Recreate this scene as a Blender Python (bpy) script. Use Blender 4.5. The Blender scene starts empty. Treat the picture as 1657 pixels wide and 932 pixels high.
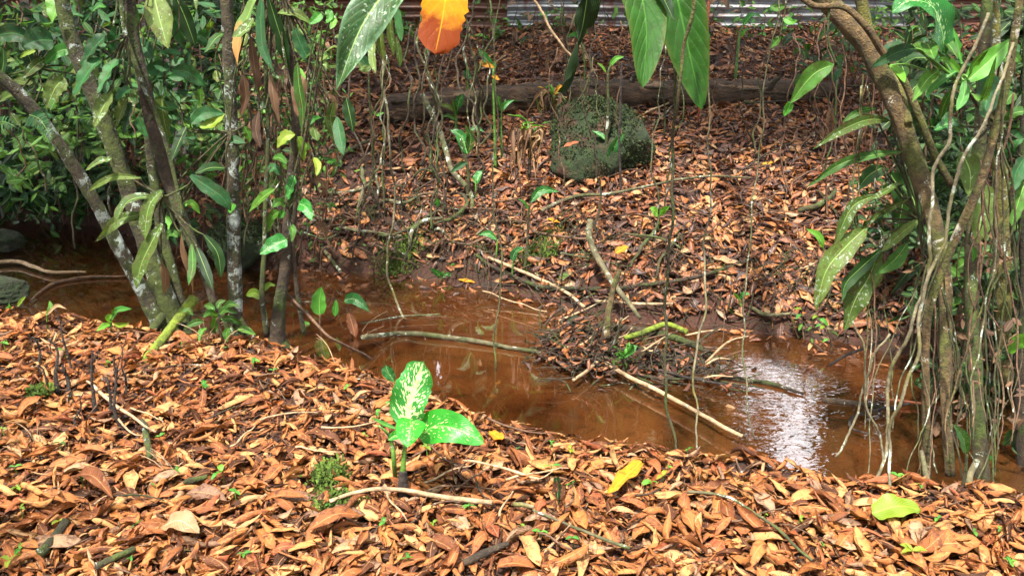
import bpy, math, random
import numpy as np
from mathutils import Vector
S = bpy.context.scene
COL = S.collection
rng = np.random.default_rng(7); random.seed(7)
# ------------------------------------------------------------------ camera
PITCH = math.radians(20); CAMH = 1.6; F = 1400.0
cd = bpy.data.cameras.new('camera'); cam = bpy.data.objects.new('camera', cd); COL.objects.link(cam)
cam.location = (0, 0, CAMH); cam.rotation_euler = (math.radians(90) - PITCH, 0, 0)
cd.sensor_width = 36; cd.lens = F / 1657 * 36; cd.clip_start = .05; cd.clip_end = 500
S.camera = cam
# ------------------------------------------------------------------ world and sun
SUN_EL, SUN_AZ = math.radians(66), math.radians(205)      # sun high, behind and left of the camera
w = bpy.data.worlds.new("World"); S.world = w; w.use_nodes = True
wn = w.node_tree; wn.nodes.clear()
sky = wn.nodes.new('ShaderNodeTexSky'); sky.sky_type = 'NISHITA'; sky.sun_disc = False
sky.sun_elevation = SUN_EL; sky.sun_rotation = SUN_AZ; sky.dust_density = 4; sky.air_density = 1.0; sky.ozone_density = .6
hs = wn.nodes.new('ShaderNodeHueSaturation'); hs.inputs['Saturation'].default_value = .35
cn = wn.nodes.new('ShaderNodeTexNoise'); cn.inputs['Scale'].default_value = 2.5; cn.inputs['Detail'].default_value = 5
cr = wn.nodes.new('ShaderNodeMapRange'); wn.links.new(cn.outputs['Fac'], cr.inputs['Value']); cr.inputs['From Min'].default_value = .3; cr.inputs['From Max'].default_value = .6; cr.inputs['To Min'].default_value = .55
cm = wn.nodes.new('ShaderNodeMix'); cm.data_type = 'RGBA'; wn.links.new(cr.outputs[0], cm.inputs[0]); wn.links.new(hs.outputs[0], cm.inputs[6]); cm.inputs[7].default_value = (7.8, 8.0, 8.4, 1)   # thin bright overcast
bgn = wn.nodes.new('ShaderNodeBackground'); bgn.inputs['Strength'].default_value = .125
wo = wn.nodes.new('ShaderNodeOutputWorld')
wn.links.new(sky.outputs[0], hs.inputs['Color']); wn.links.new(cm.outputs[2], bgn.inputs[0]); wn.links.new(bgn.outputs[0], wo.inputs[0])
sl = bpy.data.lights.new('sun', 'SUN'); sl.energy = 2.7; sl.angle = math.radians(3); sl.color = (1, .95, .86)
sun = bpy.data.objects.new('sun', sl); COL.objects.link(sun)
sd = Vector((math.sin(SUN_AZ) * math.cos(SUN_EL), math.cos(SUN_AZ) * math.cos(SUN_EL), math.sin(SUN_EL)))
sun.rotation_euler = sd.to_track_quat('Z', 'Y').to_euler(); sun.location = sd * 20
S.view_settings.view_transform = 'Standard'; S.view_settings.look = 'None'; S.view_settings.gamma = 1
S.view_settings.exposure = 2.42
# ------------------------------------------------------------------ pixels of the photograph -> places in the world
CP, SP = math.cos(PITCH), math.sin(PITCH)
def ray(px, py):
    u = (px - 828.5) / F; v = (466 - py) / F
    return np.array([u, CP + v * SP, -SP + v * CP])
def W(px, py, Y):
    r = ray(px, py); return np.array([0, 0, CAMH]) + r * (Y / r[1])
def mpp(P): return (P[1] * CP - (P[2] - CAMH) * SP) / F       # metres per photo pixel at P
def plane(px, py, z):
    r = ray(px, py); r = r * ((z - CAMH) / r[2]); return np.array([r[0], r[1], z])
WZ = -.30
NE = np.array([plane(a, b, 0)[:2] for a, b in [(-500,440),(-200,475),(0,500),(120,512),(260,532),(430,562),(560,585),(640,615),(720,640),(800,668),(900,700),(1050,718),(1200,738),(1330,765),(1450,775),(1657,800),(2000,850)]])
FE = np.array([plane(a, b, WZ)[:2] for a, b in [(-500,338),(-200,346),(0,356),(150,364),(300,402),(420,435),(500,437),(600,442),(700,452),(800,467),(880,490),(1000,515),(1100,528),(1200,535),(1300,547),(1400,560),(1500,575),(1657,595),(2000,650)]])
def sm(t): t = np.clip(t, 0, 1); return t * t * (3 - 2 * t)
def nz(x, y, f, s=0.):
    return (np.sin(x*f*1.3+y*f*.7+s)+np.sin(-x*f*.8+y*f*1.45+s*2.1+1.3)+np.sin(x*f*2.3+s*3.7+np.sin(y*f*1.9+s))*.6+np.sin(y*f*2.7-x*f*1.7+s*.6)*.5)/3.1
def H(x, y):
    x = np.asarray(x, float); y = np.asarray(y, float)
    yn = np.interp(x, NE[:, 0], NE[:, 1]) + .04 * nz(x, x*0, 7); yf = np.interp(x, FE[:, 0], FE[:, 1]) + .06 * nz(x, x*0+3, 6) + .035 * nz(x, x*0+1, 17)
    yn = np.minimum(yn, yf - .5)
    near = .025 * nz(x, y, 2.2) + .012 * nz(x, y, 7, 2)
    n_b = sm((yn + .22 - y) / .3)                       # 1 on the near bank, 0 in the bed
    t = (y - yf) / np.maximum(7.5 - yf, .5)
    far = np.interp(t, [-.2, 0, .05, .16, .3, .6, 1.0], [-.42, WZ, -.14, .02, .12, .33, .6])
    far = np.where(y > 7.5, .6 + (y - 7.5) * .24, far); far = np.where(y > 10, 1.2 + (y - 10) * .05, far)
    far = far + sm((t + .02) / .15) * (.05 * nz(x, y, 3.1, 5) + .025 * nz(x, y, 9, 1))
    bed = -.47 + .03 * nz(x, y, 4, 9)
    out = np.where(y < (yn + yf) / 2, bed + (near - bed) * n_b, np.maximum(bed, far))
    return out
def G(px, py, dz=0.):
    r = ray(px, py); lo, hi, n = 1.2, 14., 257
    for _ in range(2):
        t = np.linspace(lo, hi, n); below = CAMH + r[2] * t <= H(r[0] * t, r[1] * t); i = int(np.argmax(below)) if below.any() else n - 1
        lo, hi, n = t[max(i - 1, 0)], t[i], 17
    p = r * hi
    return np.array([p[0], p[1], float(H(p[0], p[1])) + dz])
def GW(px, py):                                           # ground or water surface, whichever is met first
    g = G(px, py); q = plane(px, py, WZ)
    if g[2] < WZ: return np.array([q[0], q[1], WZ])
    return g
LM = [('the charred stems', 130, 630), ('the flecked plant', 655, 740), ('the big yellow leaf', 1005, 805), ('the yellow green leaf', 1445, 850), ('the bright moss patch', 540, 800), ('the pale rounded leaf', 296, 875), ('the foot of the left clump', 270, 550), ('the looping root', 1600, 800), ('the end of the long slanting stick', 1190, 730), ('the white peeled stick', 848, 848),
      ('the bottom left corner', 30, 915), ('the bottom right corner', 1630, 915), ('the lichened stick', 240, 735), ('the dark bottom stick', 786, 918), ('the left edge', 0, 720), ('the mossy boulder', 965, 235), ('the orange hanging leaf', 720, 50), ('the big green leaves', 1075, 90), ('the wavy leaf', 580, 70), ('the straight vertical trunk', 376, 200), ('the dark twisted stem', 465, 400), ('the pale trunk', 280, 170),
      ('the debris heap', 960, 560), ('the leaning right trunk', 1490, 300), ('the hooked branch', 965, 400), ('the dead straw tuft', 857, 250), ('the strap leaves on the right', 1370, 440), ('the far bank roots', 600, 340), ('the bright reflection', 1290, 690), ('the rosette plant', 1556, 136), ('the leftmost leaning trunk', 120, 270), ('the yellowish trunk', 1614, 150), ('the log', 1200, 160), ('the second trunk', 190, 200), ('the right foot of the trees', 1540, 740)]
def where(px, py):
    d = [math.hypot(px - x, (py - y) * 1.2) for _, x, y in LM]; i = int(np.argmin(d)); n_, x, y = LM[i]
    if d[i] < 28: return 'right at ' + n_
    side = ('right of ' if px > x else 'left of ') if abs(px - x) > abs(py - y) * 1.3 else ('below ' if py > y else 'above ')
    if abs(px - x) > 25 and abs(py - y) > 25 and .5 < abs(px - x) / abs(py - y) < 2: side = ('below ' if py > y else 'above ') + ('and right of ' if px > x else 'and left of ')
    return ('just ' if d[i] < 75 else '' if d[i] < 150 else 'well ') + side + n_
CW = dict(root='pale', vine='olive', barktan='reddish tan', twiggreen='grey green', twig='brown', barkdark='dark', twigtan='straw coloured')
def dirw(a, b): return 'upright' if abs(b[0] - a[0]) < 8 else ('leaning left' if b[0] < a[0] else 'leaning right')
# ------------------------------------------------------------------ mesh helpers
class Buf:
    def __init__(s): s.V = []; s.Q = []; s.U = []; s.R = []; s.n = 0
    def add(s, V, Q, U=None, r=None):
        V = np.asarray(V, float); s.V.append(V); s.Q.append(np.asarray(Q, int) + s.n)
        s.U.append(np.zeros((len(V), 2)) if U is None else U)
        s.R.append(np.full(len(V), random.random()) if r is None else (np.full(len(V), r) if np.isscalar(r) else r)); s.n += len(V)
    def build(s, name, mat, parent=None, base=None, smooth=True):
        V = np.concatenate(s.V); Q = np.concatenate(s.Q); U = np.concatenate(s.U); R = np.concatenate(s.R)
        if parent is not None: base = np.array(parent['_b'])
        if base is None: base = np.array([V[:, 0].mean(), V[:, 1].mean(), V[:, 2].min()])
        V = V - base
        me = bpy.data.meshes.new(name); me.vertices.add(len(V)); me.vertices.foreach_set('co', V.ravel().astype(np.float32))
        me.loops.add(Q.size); me.loops.foreach_set('vertex_index', Q.ravel().astype(np.int32))
        me.polygons.add(len(Q)); me.polygons.foreach_set('loop_start', np.arange(0, Q.size, Q.shape[1], dtype=np.int32))
        me.polygons.foreach_set('loop_total', np.full(len(Q), Q.shape[1], dtype=np.int32))
        uv = me.uv_layers.new(name='UVMap'); uv.data.foreach_set('uv', U[Q.ravel()].ravel().astype(np.float32))
        a = me.attributes.new('rnd', 'FLOAT', 'POINT'); a.data.foreach_set('value', R.astype(np.float32))
        me.update(calc_edges=True)
        me.polygons.foreach_set('use_smooth', np.full(len(Q), smooth))
        if isinstance(mat, (list, tuple)):
            for m in mat: me.materials.append(m)
        else: me.materials.append(mat)
        o = bpy.data.objects.new(name, me); COL.objects.link(o)
        if parent is not None: o.parent = parent if not parent.get('_t') else parent
        else: o.location = base
        o['_b'] = [float(q) for q in base]
        return o
def tag(o, label=None, cat=None, group=None, kind=None):
    if label: o['label'] = label
    if cat: o['category'] = cat
    if group: o['group'] = group
    if kind: o['kind'] = kind
    return o
def thing(name, label, cat, base, group=None):
    o = bpy.data.objects.new(name, None); COL.objects.link(o); o.empty_display_size = .1
    o.location = tuple(float(q) for q in base); o['_b'] = [float(q) for q in base]
    return tag(o, label, cat, group)
def unit(v): return v / (np.linalg.norm(v, axis=-1, keepdims=True) + 1e-12)
def spline(P, n):
    P = np.asarray(P, float)
    if len(P) == 2: t = np.linspace(0, 1, n)[:, None]; return P[0] * (1 - t) + P[1] * t
    Q = np.vstack([2 * P[0] - P[1], P, 2 * P[-1] - P[-2]]); out = []
    d = np.r_[0, np.cumsum(np.linalg.norm(np.diff(P[:, :3], axis=0), axis=1) + 1e-9)]
    for t in np.linspace(0, d[-1], n):
        i = min(np.searchsorted(d, t, side='right') - 1, len(P) - 2); u = (t - d[i]) / (d[i+1] - d[i])
        a, b, c, e = Q[i], Q[i+1], Q[i+2], Q[i+3]
        out.append(.5 * ((2*b) + (-a+c)*u + (2*a-5*b+4*c-e)*u*u + (-a+3*b-3*c+e)*u**3))
    return np.array(out)
def tube(buf, P, R, sides=7, n=None, wob=0., lump=0., cap=True, r=None):
    P = np.asarray(P, float); R = np.asarray(R, float) if not np.isscalar(R) else np.full(len(P), R)
    if len(R) != len(P): R = np.interp(np.linspace(0, 1, len(P)), np.linspace(0, 1, len(R)), R)
    n = n or max(4, len(P) * 4)
    A = spline(np.hstack([P, R[:, None]]), n); P = A[:, :3]; R = np.maximum(A[:, 3], 1e-4)
    if wob:
        q = np.r_[0, np.cumsum(np.linalg.norm(np.diff(P, axis=0), axis=1))][:, None]; f = rng.uniform(.7, 1.4, (1, 3)); g_ = rng.uniform(0, 6.28, (3, 3))
        P = P + wob * (1.6 * np.sin(q * 5 * f + g_[0]) + .8 * np.sin(q * 13 * f + g_[1]) + .4 * np.sin(q * 31 * f + g_[2])) * np.clip(np.sin(np.linspace(0, math.pi, n)) * 3, 0, 1)[:, None] * [1, 1, .4] + rng.normal(0, wob * .08, P.shape)
    if cap:
        P = np.vstack([P[0], P, P[-1]]); R = np.r_[R[0] * .05, R, R[-1] * .05]; n += 2
    T = unit(np.gradient(P, axis=0))
    if cap: T[0] = T[1]; T[-1] = T[-2]
    u = np.cross(T[0], [0.3, .9, .2]); u = u / np.linalg.norm(u); a = np.linspace(0, 2 * math.pi, sides + 1)[:-1]
    L = np.r_[0, np.cumsum(np.linalg.norm(np.diff(P, axis=0), axis=1))]
    V = []; U = []
    ph = random.random() * 9
    for i in range(n):
        u = u - T[i] * np.dot(u, T[i]); u /= np.linalg.norm(u); v = np.cross(T[i], u)
        rr = R[i] * (1 + (lump * (np.sin(a * 2 + L[i] * 17 + ph) * .5 + np.sin(a * 3 - L[i] * 41 + ph) * .4 + rng.normal(0, .35, sides)) if lump else 0))
        V.append(P[i] + (np.cos(a) * rr)[:, None] * u + (np.sin(a) * rr)[:, None] * v)
        U.append(np.stack([np.full(sides, L[i]), np.abs(a / math.pi - 1)], 1))
    V = np.concatenate(V); U = np.concatenate(U)
    i = np.arange(n - 1)[:, None] * sides; j = np.arange(sides)[None]; k = (j + 1) % sides
    Q = np.stack([i + j, i + k, i + sides + k, i + sides + j], -1).reshape(-1, 4)
    buf.add(V, Q, U, r)
def prof(kind, s):
    if kind == 'lance': return np.clip(np.sin(math.pi * s ** .8), 0, 1) ** .85
    if kind == 'oval':  return np.clip(np.sin(math.pi * s ** .72), 0, 1) ** .62
    if kind == 'heart': return np.clip(4.2 * (s + .02) ** .38 * (1 - s) ** .8 / 2.7, 0, 1) * np.clip(s * 14 + .35, 0, 1)
    if kind == 'strap': return np.clip(s * 3 + .15, 0, 1) ** .8 * (np.clip((1 - s) * 3.2, 0, 1)) ** .75
    if kind == 'drop':  return np.clip(s ** .9 * (1 - s) ** .45 * 1.9, 0, 1)
    if kind == 'torn':  return np.clip(s * 4 + .3, 0, 1) * (np.clip((1 - s) * 9, 0, 1)) ** .5 * (1.1 - .35 * s)
def blade(buf, P, w, kind='lance', side=None, fold=.35, wave=.06, wf=3., nl=12, na=5, twist=0., droop_edge=0., jag=0., r=None, vw=None):
    """a leaf along spine P, half width w; faces the viewing side unless side is given"""
    P = spline(P, nl); s = np.linspace(0, 1, nl); T = unit(np.gradient(P, axis=0))
    if side is None: sv = np.cross(T, np.array([0, -CP, SP * 1.6]))
    else: sv = np.tile(np.asarray(side, float), (nl, 1))
    sv = sv - T * np.sum(sv * T, 1, keepdims=True); ln = np.linalg.norm(sv, axis=1, keepdims=True)
    sv = np.where(ln > 1e-3, sv / np.maximum(ln, 1e-3), [1, 0, 0]); Nn = np.cross(sv, T)
    tw = twist * (s - .2) + (vw if vw is not None else random.uniform(-.45, .45))
    c, d = np.cos(tw)[:, None], np.sin(tw)[:, None]; sv, Nn = sv * c + Nn * d, Nn * c - sv * d
    wd = w * prof(kind, s) * (1 + jag * rng.normal(0, 1, nl)); v = np.linspace(-1, 1, na); ph = random.random() * 6
    V = np.zeros((nl, na, 3)); U = np.zeros((nl, na, 2)); sg = np.sign(Nn[:, 1].mean() * -1) or 1
    for k, vv in enumerate(v):
        a = abs(vv); wj = wd * (1 + (jag * 1.2 * rng.normal(0, 1, nl) if a > .95 else 0))
        off = (-a * math.sin(fold) * wj + wave * w * 2 * a * a * np.sin(s * wf * 6.28 + ph + (1.7 if vv > 0 else 0))) - droop_edge * a * a * wj
        V[:, k] = P + sv * (vv * wj * math.cos(fold))[:, None] + Nn * (off * -1)[:, None]
        U[:, k] = np.stack([s, np.full(nl, vv * .5 + .5)], 1)
    i = np.arange(nl - 1)[:, None] * na; j = np.arange(na - 1)[None]
    Q = np.stack([i + j, i + j + 1, i + na + j + 1, i + na + j], -1).reshape(-1, 4)
    buf.add(V.reshape(-1, 3), Q, U.reshape(-1, 2), r)
def pts(L, Y0, Y1=None):
    Y1 = Y0 if Y1 is None else Y1
    return np.array([W(a, b, Y0 + (Y1 - Y0) * i / max(1, len(L) - 1)) for i, (a, b) in enumerate(L)])
# ------------------------------------------------------------------ materials
def mat(name):
    m = bpy.data.materials.new(name); m.use_nodes = True; nt = m.node_tree; nt.nodes.clear()
    return m, nt, nt.nodes, nt.links
def N(nt, t, **k):
    n = nt.nodes.new('ShaderNode' + t)
    for a, b in k.items():
        if a in ('op',): n.operation = b
        elif a == 'ins':
            for q, v in b.items():
                if hasattr(v, 'is_linked') or hasattr(v, 'links'): nt.links.new(v, n.inputs[q])
                else: n.inputs[q].default_value = v
        else: setattr(n, a, b)
    return n
def math_(nt, op, a, b=None):
    n = N(nt, 'Math', op=op)
    for i, v in enumerate((a, b)):
        if v is None: continue
        if hasattr(v, 'links'): nt.links.new(v, n.inputs[i])
        else: n.inputs[i].default_value = v
    return n.outputs[0]
def ramp(nt, fac, stops, interp='LINEAR'):
    n = N(nt, 'ValToRGB'); n.color_ramp.interpolation = interp; e = n.color_ramp.elements
    while len(e) < len(stops): e.new(.5)
    for i, (p, c) in enumerate(stops): e[i].position = p; e[i].color = (*c, 1) if not np.isscalar(c) else (c, c, c, 1)
    nt.links.new(fac, n.inputs[0]); return n.outputs[0]
def mix(nt, fac, a, b, mode='MIX'):
    n = N(nt, 'Mix', data_type='RGBA', blend_type=mode)
    for k, v in ((0, fac), (6, a), (7, b)):
        if hasattr(v, 'links'): nt.links.new(v, n.inputs[k])
        else: n.inputs[k].default_value = v if (k == 0 or len(v) == 4) else (*v, 1)
    return n.outputs[2]
def noise(nt, scale, detail=4, rough=.6, vec=None, dist=0):
    n = N(nt, 'TexNoise'); n.inputs['Scale'].default_value = scale; n.inputs['Detail'].default_value = detail
    n.inputs['Roughness'].default_value = rough; n.inputs['Distortion'].default_value = dist
    if vec is not None: nt.links.new(vec, n.inputs['Vector'])
    return n.outputs['Fac']
def geo_pos(nt): return N(nt, 'NewGeometry').outputs['Position']
def leafmat(name, stops, rough=.4, trans=.3, spots=None, lichen=0., rib=(.3, .45, .12), ribw=.03, vein=.5, tip=None, edge=None, vc=.25, nveins=26, spec=.5, blotch=None):
    m, nt, n, L = mat(name)
    at = N(nt, 'Attribute', attribute_name='rnd').outputs['Fac']
    uv = N(nt, 'UVMap').outputs[0]; sp = N(nt, 'SeparateXYZ'); L.new(uv, sp.inputs[0]); s, v = sp.outputs[0], sp.outputs[1]
    pos = geo_pos(nt)
    av = math_(nt, 'ABSOLUTE', math_(nt, 'SUBTRACT', v, .5))
    col = ramp(nt, at, stops)
    n1 = noise(nt, 22, 5, .65, pos); n2 = noise(nt, 140, 3, .6, pos)
    col = mix(nt, .55, col, ramp(nt, n1, [(.3, .45), (.7, 1.0)]), 'MULTIPLY')
    ph = math_(nt, 'SUBTRACT', math_(nt, 'MULTIPLY', s, nveins * 1.0), math_(nt, 'MULTIPLY', av, nveins * .55))
    vein_f = math_(nt, 'POWER', math_(nt, 'ABSOLUTE', math_(nt, 'SINE', math_(nt, 'MULTIPLY', ph, 3.14159))), .35)   # 0 on a lateral vein
    vline = math_(nt, 'SUBTRACT', 1.0, vein_f)
    col = mix(nt, math_(nt, 'MULTIPLY', vline, vc), col, rib)
    if blotch is not None:
        bf = ramp(nt, noise(nt, 38, 4, .7, pos, .5), [(.50, 0.), (.62, 1.)]); col = mix(nt, math_(nt, 'MULTIPLY', bf, .75), col, blotch[0])
        pf = ramp(nt, noise(nt, 95, 2, .5, pos), [(.62, 0.), (.70, 1.)]); col = mix(nt, math_(nt, 'MULTIPLY', pf, .55), col, blotch[1])
        ef2 = ramp(nt, math_(nt, 'ADD', av, math_(nt, 'MULTIPLY', n1, .12)), [(.44, 0.), (.56, 1.)]); col = mix(nt, math_(nt, 'MULTIPLY', ef2, .5), col, blotch[0])
    if tip is not None:
        tf = ramp(nt, math_(nt, 'ADD', s, math_(nt, 'MULTIPLY', math_(nt, 'SUBTRACT', n1, .5), .5)), [(tip[0], 0.), (tip[1], 1.)])
        col = mix(nt, tf, col, tip[2])
    if edge is not None:
        ef = ramp(nt, math_(nt, 'ADD', math_(nt, 'MULTIPLY', av, 2), math_(nt, 'MULTIPLY', math_(nt, 'SUBTRACT', n1, .5), .9)), [(.75, 0.), (1.05, 1.)])
        col = mix(nt, ef, col, edge)
    if spots:
        mp = N(nt, 'Mapping'); L.new(uv, mp.inputs[0]); mp.inputs['Scale'].default_value = (1, .55, 1); mp.inputs['Rotation'].default_value = (0, 0, .4)
        cb = N(nt, 'CombineXYZ'); L.new(math_(nt, 'MULTIPLY', math_(nt, 'SUBTRACT', s, math_(nt, 'MULTIPLY', av, .75)), 1.25), cb.inputs[0]); L.new(math_(nt, 'MULTIPLY', v, .5), cb.inputs[1]); L.new(at, cb.inputs[2]); va = cb
        vo = N(nt, 'TexVoronoi'); vo.inputs['Scale'].default_value = spots[1]; L.new(va.outputs[0], vo.inputs['Vector'])
        nn = noise(nt, 9, 2, .5, va.outputs[0])
        th = math_(nt, 'SUBTRACT', math_(nt, 'MULTIPLY', nn, spots[2]), math_(nt, 'MULTIPLY', av, .55))
        sf = math_(nt, 'MULTIPLY', ramp(nt, math_(nt, 'SUBTRACT', th, vo.outputs['Distance']), [(.0, 0.), (.06, 1.)]), ramp(nt, av, [(.40, 1.), (.46, 0.)]))
        col = mix(nt, sf, col, spots[0])
    rf = ramp(nt, math_(nt, 'SUBTRACT', av, math_(nt, 'MULTIPLY', math_(nt, 'SUBTRACT', 1.0, s), ribw * .6)), [(0., 1.), (ribw * .6, 0.)])
    col = mix(nt, math_(nt, 'MULTIPLY', rf, .7), col, rib)
    if lichen:
        lf = ramp(nt, math_(nt, 'ADD', math_(nt, 'MULTIPLY', noise(nt, 75, 3, .6, pos), .6), math_(nt, 'MULTIPLY', noise(nt, 14, 3, .5, pos), .4)), [(.60 - lichen * .12, 0.), (.64 - lichen * .1, 1.)])
        col = mix(nt, math_(nt, 'MULTIPLY', lf, .75), col, (.30, .38, .27))
    hgt = math_(nt, 'ADD', math_(nt, 'MULTIPLY', vein_f, vein), math_(nt, 'MULTIPLY', n2, .5))
    bp = N(nt, 'Bump'); bp.inputs['Strength'].default_value = .45; bp.inputs['Distance'].default_value = .004; L.new(hgt, bp.inputs['Height'])
    pb = N(nt, 'BsdfPrincipled'); L.new(col, pb.inputs['Base Color']); L.new(bp.outputs[0], pb.inputs['Normal'])
    L.new(ramp(nt, n1, [(.3, max(0., rough - .08)), (.7, min(1., rough + .2))]), pb.inputs['Roughness']); pb.inputs['Specular IOR Level'].default_value = spec
    tr = N(nt, 'BsdfTranslucent'); L.new(mix(nt, 1.0, col, (1.5, 1.5, .7), 'MULTIPLY'), tr.inputs[0])
    mx = N(nt, 'MixShader'); mx.inputs[0].default_value = trans; L.new(pb.outputs[0], mx.inputs[1]); L.new(tr.outputs[0], mx.inputs[2])
    o = N(nt, 'OutputMaterial'); L.new(mx.outputs[0], o.inputs[0]); return m
M = {}
M['dark'] = leafmat('leaf_dark_green_dimmed', [(0, (.003, .017, .003)), (.6, (.008, .038, .006)), (1, (.025, .085, .011))], .42, .25, vc=.12, spec=.3)  # greens dimmed so the colour carries the shade of deep undergrowth
M['mid'] = leafmat('leaf_mid_green', [(0, (.015, .072, .008)), (.6, (.03, .13, .012)), (1, (.075, .21, .018))], .45, .32, vc=.2, spec=.3, blotch=((.05, .06, .01), (.12, .22, .03)))
M['bright'] = leafmat('leaf_bright_green', [(0, (.025, .16, .015)), (.5, (.05, .25, .02)), (1, (.14, .34, .025))], .38, .35, vc=.2)
M['blue'] = leafmat('leaf_bluish_green', [(0, (.008, .046, .014)), (.6, (.016, .088, .024)), (1, (.035, .14, .035))], .45, .25, vc=.25, rib=(.07, .2, .06), spec=.3, blotch=((.035, .05, .012), (.10, .16, .05)))
M['pale'] = leafmat('leaf_olive_lichened', [(0, (.04, .085, .012)), (.5, (.08, .14, .02)), (1, (.13, .19, .035))], .5, .3, spec=.3, blotch=((.07, .06, .015), (.24, .26, .13)), lichen=.22, vc=.1)
M['spot'] = leafmat('leaf_white_flecked', [(0, (.012, .11, .02)), (.5, (.02, .16, .022)), (1, (.03, .22, .03))], .28, .28, spots=((.45, .6, .3), 30, .66), vc=.1, rib=(.25, .5, .15))
M['hero'] = leafmat('leaf_cream_flecked', [(0, (.014, .20, .01)), (.5, (.02, .25, .012)), (1, (.03, .30, .02))], .25, .35, spots=((.62, .70, .30), 24, .72), vc=.06, rib=(.2, .5, .1))
M['herotop'] = leafmat('leaf_cream_marbled', [(0, (.02, .2, .03)), (1, (.03, .28, .03))], .28, .35, spots=((.58, .68, .34), 24, 1.1), vc=.1, rib=(.6, .7, .3), ribw=.09)
M['big'] = leafmat('leaf_broad_green', [(0, (.013, .068, .004)), (1, (.024, .10, .006))], .42, .32, edge=(.05, .09, .01), spec=.35, blotch=((.02, .055, .005), (.05, .12, .015)), vc=.2, rib=(.06, .20, .02), nveins=9, vein=.9)
M['wavy'] = leafmat('leaf_broad_wavy', [(0, (.012, .05, .012)), (1, (.025, .08, .018))], .42, .25, spec=.35, blotch=((.03, .05, .012), (.12, .18, .12)), vc=.15, nveins=12, lichen=.12, edge=(.12, .22, .12))
M['yellow'] = leafmat('leaf_yellow', [(0, (.42, .165, .006)), (.5, (.48, .21, .008)), (1, (.38, .24, .012))], .6, .2, blotch=((.22, .07, .01), (.5, .3, .04)), spec=.25, rib=(.7, .45, .05), vc=.3)
M['ygreen'] = leafmat('leaf_yellow_green', [(0, (.12, .24, .012)), (1, (.22, .26, .012))], .45, .35, rib=(.35, .5, .06), vc=.4, nveins=14)
M['orange'] = leafmat('leaf_orange_dying', [(0, (.66, .245, .002)), (1, (.66, .25, .002))], .6, .4, spec=.2, rib=(.62, .33, .01), vc=.3, nveins=8, tip=(.62, .8, (.20, .035, .004)))
M['halfdead'] = leafmat('leaf_half_dead', [(0, (.10, .2, .04)), (1, (.16, .26, .06))], .5, .25, tip=(.45, .6, (.48, .24, .08)), vc=.2)
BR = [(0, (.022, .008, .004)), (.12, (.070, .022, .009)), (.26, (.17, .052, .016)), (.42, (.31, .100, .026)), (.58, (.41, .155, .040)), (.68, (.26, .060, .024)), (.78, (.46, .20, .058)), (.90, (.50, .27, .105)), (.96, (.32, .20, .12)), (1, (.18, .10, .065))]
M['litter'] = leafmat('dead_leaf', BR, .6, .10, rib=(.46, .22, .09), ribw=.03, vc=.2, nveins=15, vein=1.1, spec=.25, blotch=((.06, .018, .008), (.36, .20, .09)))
BF = [(0, (.012, .004, .003)), (.22, (.045, .013, .007)), (.42, (.17, .048, .014)), (.6, (.34, .112, .024)), (.72, (.20, .056, .018)), (.84, (.42, .165, .042)), (.94, (.44, .235, .09)), (1, (.30, .21, .13))]  # far browns darkened so the colour carries the canopy shade
M['litterfar'] = leafmat('dead_leaf_damp_shaded', BF, .5, .08, rib=(.3, .14, .07), ribw=.05, vc=.1, nveins=11, spec=.45, blotch=((.03, .01, .006), (.34, .22, .15)))
M['tan'] = leafmat('dead_leaf_tan', [(0, (.26, .15, .065)), (1, (.34, .21, .10))], .6, .2, blotch=((.2, .1, .04), (.5, .36, .2)), rib=(.66, .45, .25), vc=.3, nveins=14)
M['deadhang'] = leafmat('dead_hanging_leaf', [(0, (.05, .022, .01)), (.6, (.12, .055, .024)), (1, (.22, .12, .06))], .6, .2, rib=(.3, .2, .1), vc=.1)
M['canopy'] = leafmat('canopy_leaf', [(0, (.015, .05, .012)), (.6, (.03, .09, .02)), (1, (.07, .15, .03))], .45, .3, vc=0)
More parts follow.
